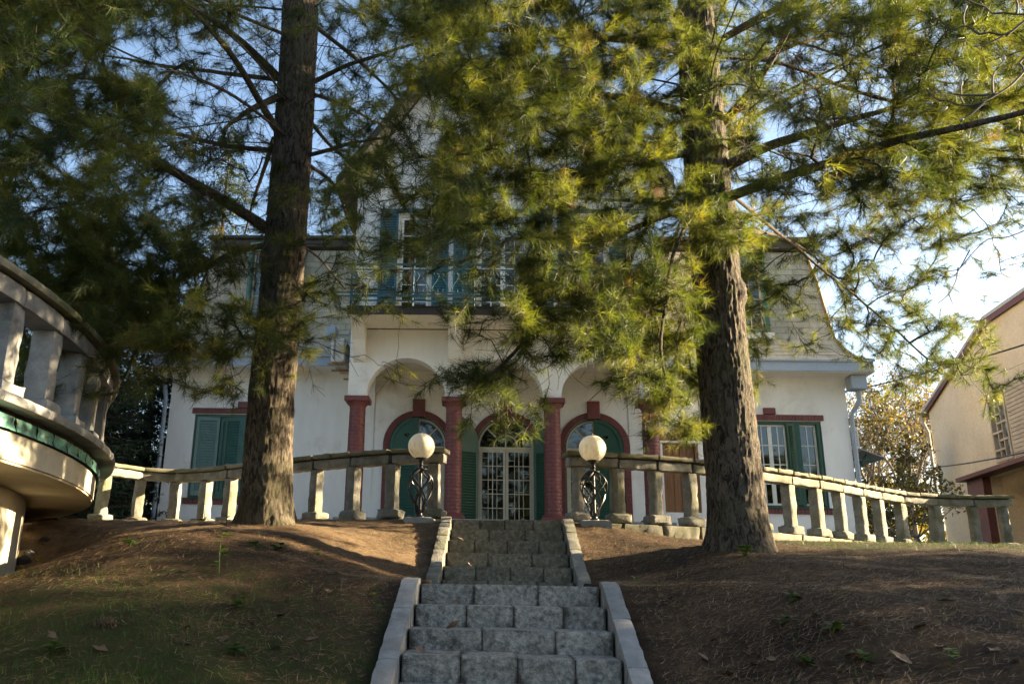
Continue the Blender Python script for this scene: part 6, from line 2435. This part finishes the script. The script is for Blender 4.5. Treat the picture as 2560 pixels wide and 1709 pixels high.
weed('yellow seedling with three rounded leaves beside the loose stone', 95, 1415, .10, 3, .075, 1.0)
weed('bluish green rosette weed low on the left slope', 600, 1520, .06, 18, .09, .15)
weed('bluish green rosette weed below the pine cone, left slope', 590, 1640, .06, 18, .09, .15)
weed('dark green rosette at the bottom left of the slope', 130, 1640, .07, 16, .10, .2)
weed('grassy green tuft at the foot of the right pine', 1866, 1390, .11, 22, .10, .5)
weed('small green weed beside a dry leaf, right slope', 1966, 1560, .05, 12, .075, .4)
weed('small pair of green weeds in the middle of the right slope', 2085, 1578, .05, 12, .08, .4)
weed('green fern-like tuft on the right slope near the trunk', 1982, 1500, .04, 14, .09, .35)
weed('bright green weed low on the right slope', 2012, 1662, .05, 14, .085, .5)
weed('green weed beside two dry leaves, right slope', 2158, 1658, .05, 12, .085, .4)
weed('small green plant near the right edge of the slope', 2380, 1665, .08, 12, .08, .35)
weed('small green tuft in the shade right of the stairs', 1590, 1455, .05, 12, .07, .4)
weed('pale dry upright weed beside the lower left kerb', 938, 1545, .22, 14, .06, .75)
weed('ragged weed at the far right post of the balustrade', 2440, 1352, .28, 12, .07, .3)
# fallen leaves
def leaf_mesh(seed):
    r_ = np.random.default_rng(seed)
    n = 12
    curl = r_.uniform(.3, .9)
    vv = []
    for i in range(n):
        a = 2 * PI * i / n
        rad = (.5 + .12 * r_.normal() * .6 + (.16 if i % 3 == 0 else -.04))
        x, y = rad * math.cos(a), rad * .55 * math.sin(a)
        vv.append((x, y, curl * (y * y) * 1.2 + .25 * x * x * r_.uniform(.3, 1) + .03))
    vv.append((0, 0, .02))
    mb = MB()
    mb.add(vv, [(i, (i + 1) % n, n) for i in range(n)])
    return mb.mesh('fallen_leaf', M['deadleaf'], recalc=False)
LM = [leaf_mesh(k) for k in range(6)]
def leaf(px, py, size, label, group=None):
    p = on_ground(px, py)
    o = link('fallen_leaf', LM[int(rng.integers(0, 6))], loc=p + Vector((0, 0, .006)), rot=(rng.normal(0, .35), rng.normal(0, .35), rng.uniform(0, 6.28)))
    o.scale = (size,) * 3
    tag(o, label, 'leaf', group)
GLF = 'dry leaves scattered over the slope'
ORD = ['first', 'second', 'third', 'fourth', 'fifth', 'sixth', 'seventh', 'eighth', 'ninth', 'tenth', 'eleventh', 'twelfth', 'thirteenth', 'fourteenth', 'fifteenth', 'sixteenth', 'seventeenth', 'eighteenth', 'nineteenth', 'twentieth', 'twenty-first', 'twenty-second']
for k, (px, py) in enumerate(sorted([(1900, 1640), (1930, 1650), (1885, 1665), (2125, 1640), (2150, 1648), (2105, 1678), (2205, 1690), (2150, 1702), (2350, 1620), (2490, 1630), (2035, 1535), (2370, 1505), (1938, 1550), (2310, 1525), (2155, 1565), (1785, 1600), (1820, 1690), (1765, 1650), (2255, 1648), (2540, 1655), (2510, 1500), (2300, 1570)])):
    leaf(px, py, rng.uniform(.055, .10), 'dry brown leaf on the slope right of the stairs, %s from the left' % ORD[k], GLF)
for k, (px, py) in enumerate(sorted([(627, 1560), (560, 1600), (250, 1625), (465, 1610), (470, 1570), (700, 1540), (780, 1600), (690, 1620), (820, 1480), (130, 1590), (610, 1485), (860, 1450)])):
    leaf(px, py, rng.uniform(.055, .09), 'small dry leaf on the mossy slope left of the stairs, %s from the left' % ORD[k], GLF)
def step_leaf(x, y, z, s, label):
    o = link('fallen_leaf', LM[int(rng.integers(0, 6))], loc=(x, y, z), rot=(rng.normal(0, .3), rng.normal(0, .3), rng.uniform(0, 6.28)))
    o.scale = (s,) * 3
    tag(o, label, 'leaf', 'dry leaves on the steps')
NTH = {1: 'second', 2: 'third', 3: 'fourth', 4: 'fifth', 5: 'lowest'}
for steps, ids, fl in ((lowsteps, (1, 2, 3), 'lower'), (uppsteps, (2, 4, 5), 'upper')):
    for i in ids:
        Yq, zq = steps[i]
        for k, (dx_, how) in enumerate(((.07, 'touching the left kerb'), (.24, 'clear of the left kerb'))):
            step_leaf(axis_x(Yq) - .60 + dx_ + rng.normal(0, .015), Yq + rng.uniform(.08, .16), zq + .015, rng.uniform(.06, .10) * (1 if fl == 'lower' else .75), 'dry leaf on the %s step of the %s flight, %s' % (NTH[i], fl, how))
# pine cone
pc = on_ground(258, 1572)
cn = thing('pine_cone', 'open brown pine cone lying on its side on the left slope', 'pine cone', tuple(pc))
mb = MB()
ax = Vector((.95, .25, -.05)).normalized()
s1_ = ax.cross(Vector((0, 0, 1))).normalized()
s2_ = ax.cross(s1_)
c0 = pc + Vector((-.055, 0, .03))
mb.tube([c0, c0 + ax * .11], [.008, .005], 6)
mb.obj('core', M['cone'], cn)
for k in range(46):
    f = k / 46
    a = k * 2.4
    rr = .030 * math.sin(PI * (.12 + .8 * f)) + .006
    dv = s1_ * math.cos(a) + s2_ * math.sin(a)
    tv = ax.cross(dv)
    b = c0 + ax * (.11 * f)
    m_ = MB()
    m_.add([b - tv * .004, b + tv * .004, b + dv * rr + ax * .008 + tv * .009, b + dv * (rr + .006) + ax * .012, b + dv * rr + ax * .008 - tv * .009,
            b + dv * rr * .9 + ax * .013], [(0, 1, 2, 5), (5, 2, 3), (5, 3, 4), (0, 5, 4), (0, 4, 3, 2, 1)])
    m_.obj('scale', M['cone'], cn)
# loose stones by the terrace wall
def rock(px, py, s, label, mat):
    p = on_ground(px, py)
    bm = bmesh.new()
    bmesh.ops.create_icosphere(bm, subdivisions=3, radius=1)
    for v in bm.verts:
        n_ = noise.noise(v.co * 1.3 + Vector((px, py, 0)) * .1)
        v.co = Vector((v.co.x * s[0], v.co.y * s[1], v.co.z * s[2])) * (1 + .35 * n_)
    me = bpy.data.meshes.new('stone')
    bm.to_mesh(me)
    bm.free()
    me.materials.append(mat)
    o = link('loose_stone', me, loc=p + Vector((0, .02, s[2] * .45)))
    tag(o, label, 'stone')
rock(55, 1408, (.09, .06, .055), 'pale angular stone lying against the foot of the terrace wall', M['mortar'])
rock(108, 1352, (.06, .05, .03), 'dark broken lump higher up against the terrace wall', M['mortar'])
rock(72, 1385, (.05, .04, .03), 'small grey stone between the two others at the terrace wall', M['stonetop'])
big = sorted(((o.name, o.parent.name if o.parent else '', len(o.data.polygons) * (1 if len(o.data.polygons[0].vertices) == 3 else 2)) for o in bpy.data.objects if o.type == 'MESH' and len(o.data.polygons)), key=lambda t: -t[2])
print('BIG', big[:22], 'TOTAL', sum(t[2] for t in big))
print('DONE objects', len(bpy.data.objects), 'tris approx', sum(len(m.polygons) for m in bpy.data.meshes))
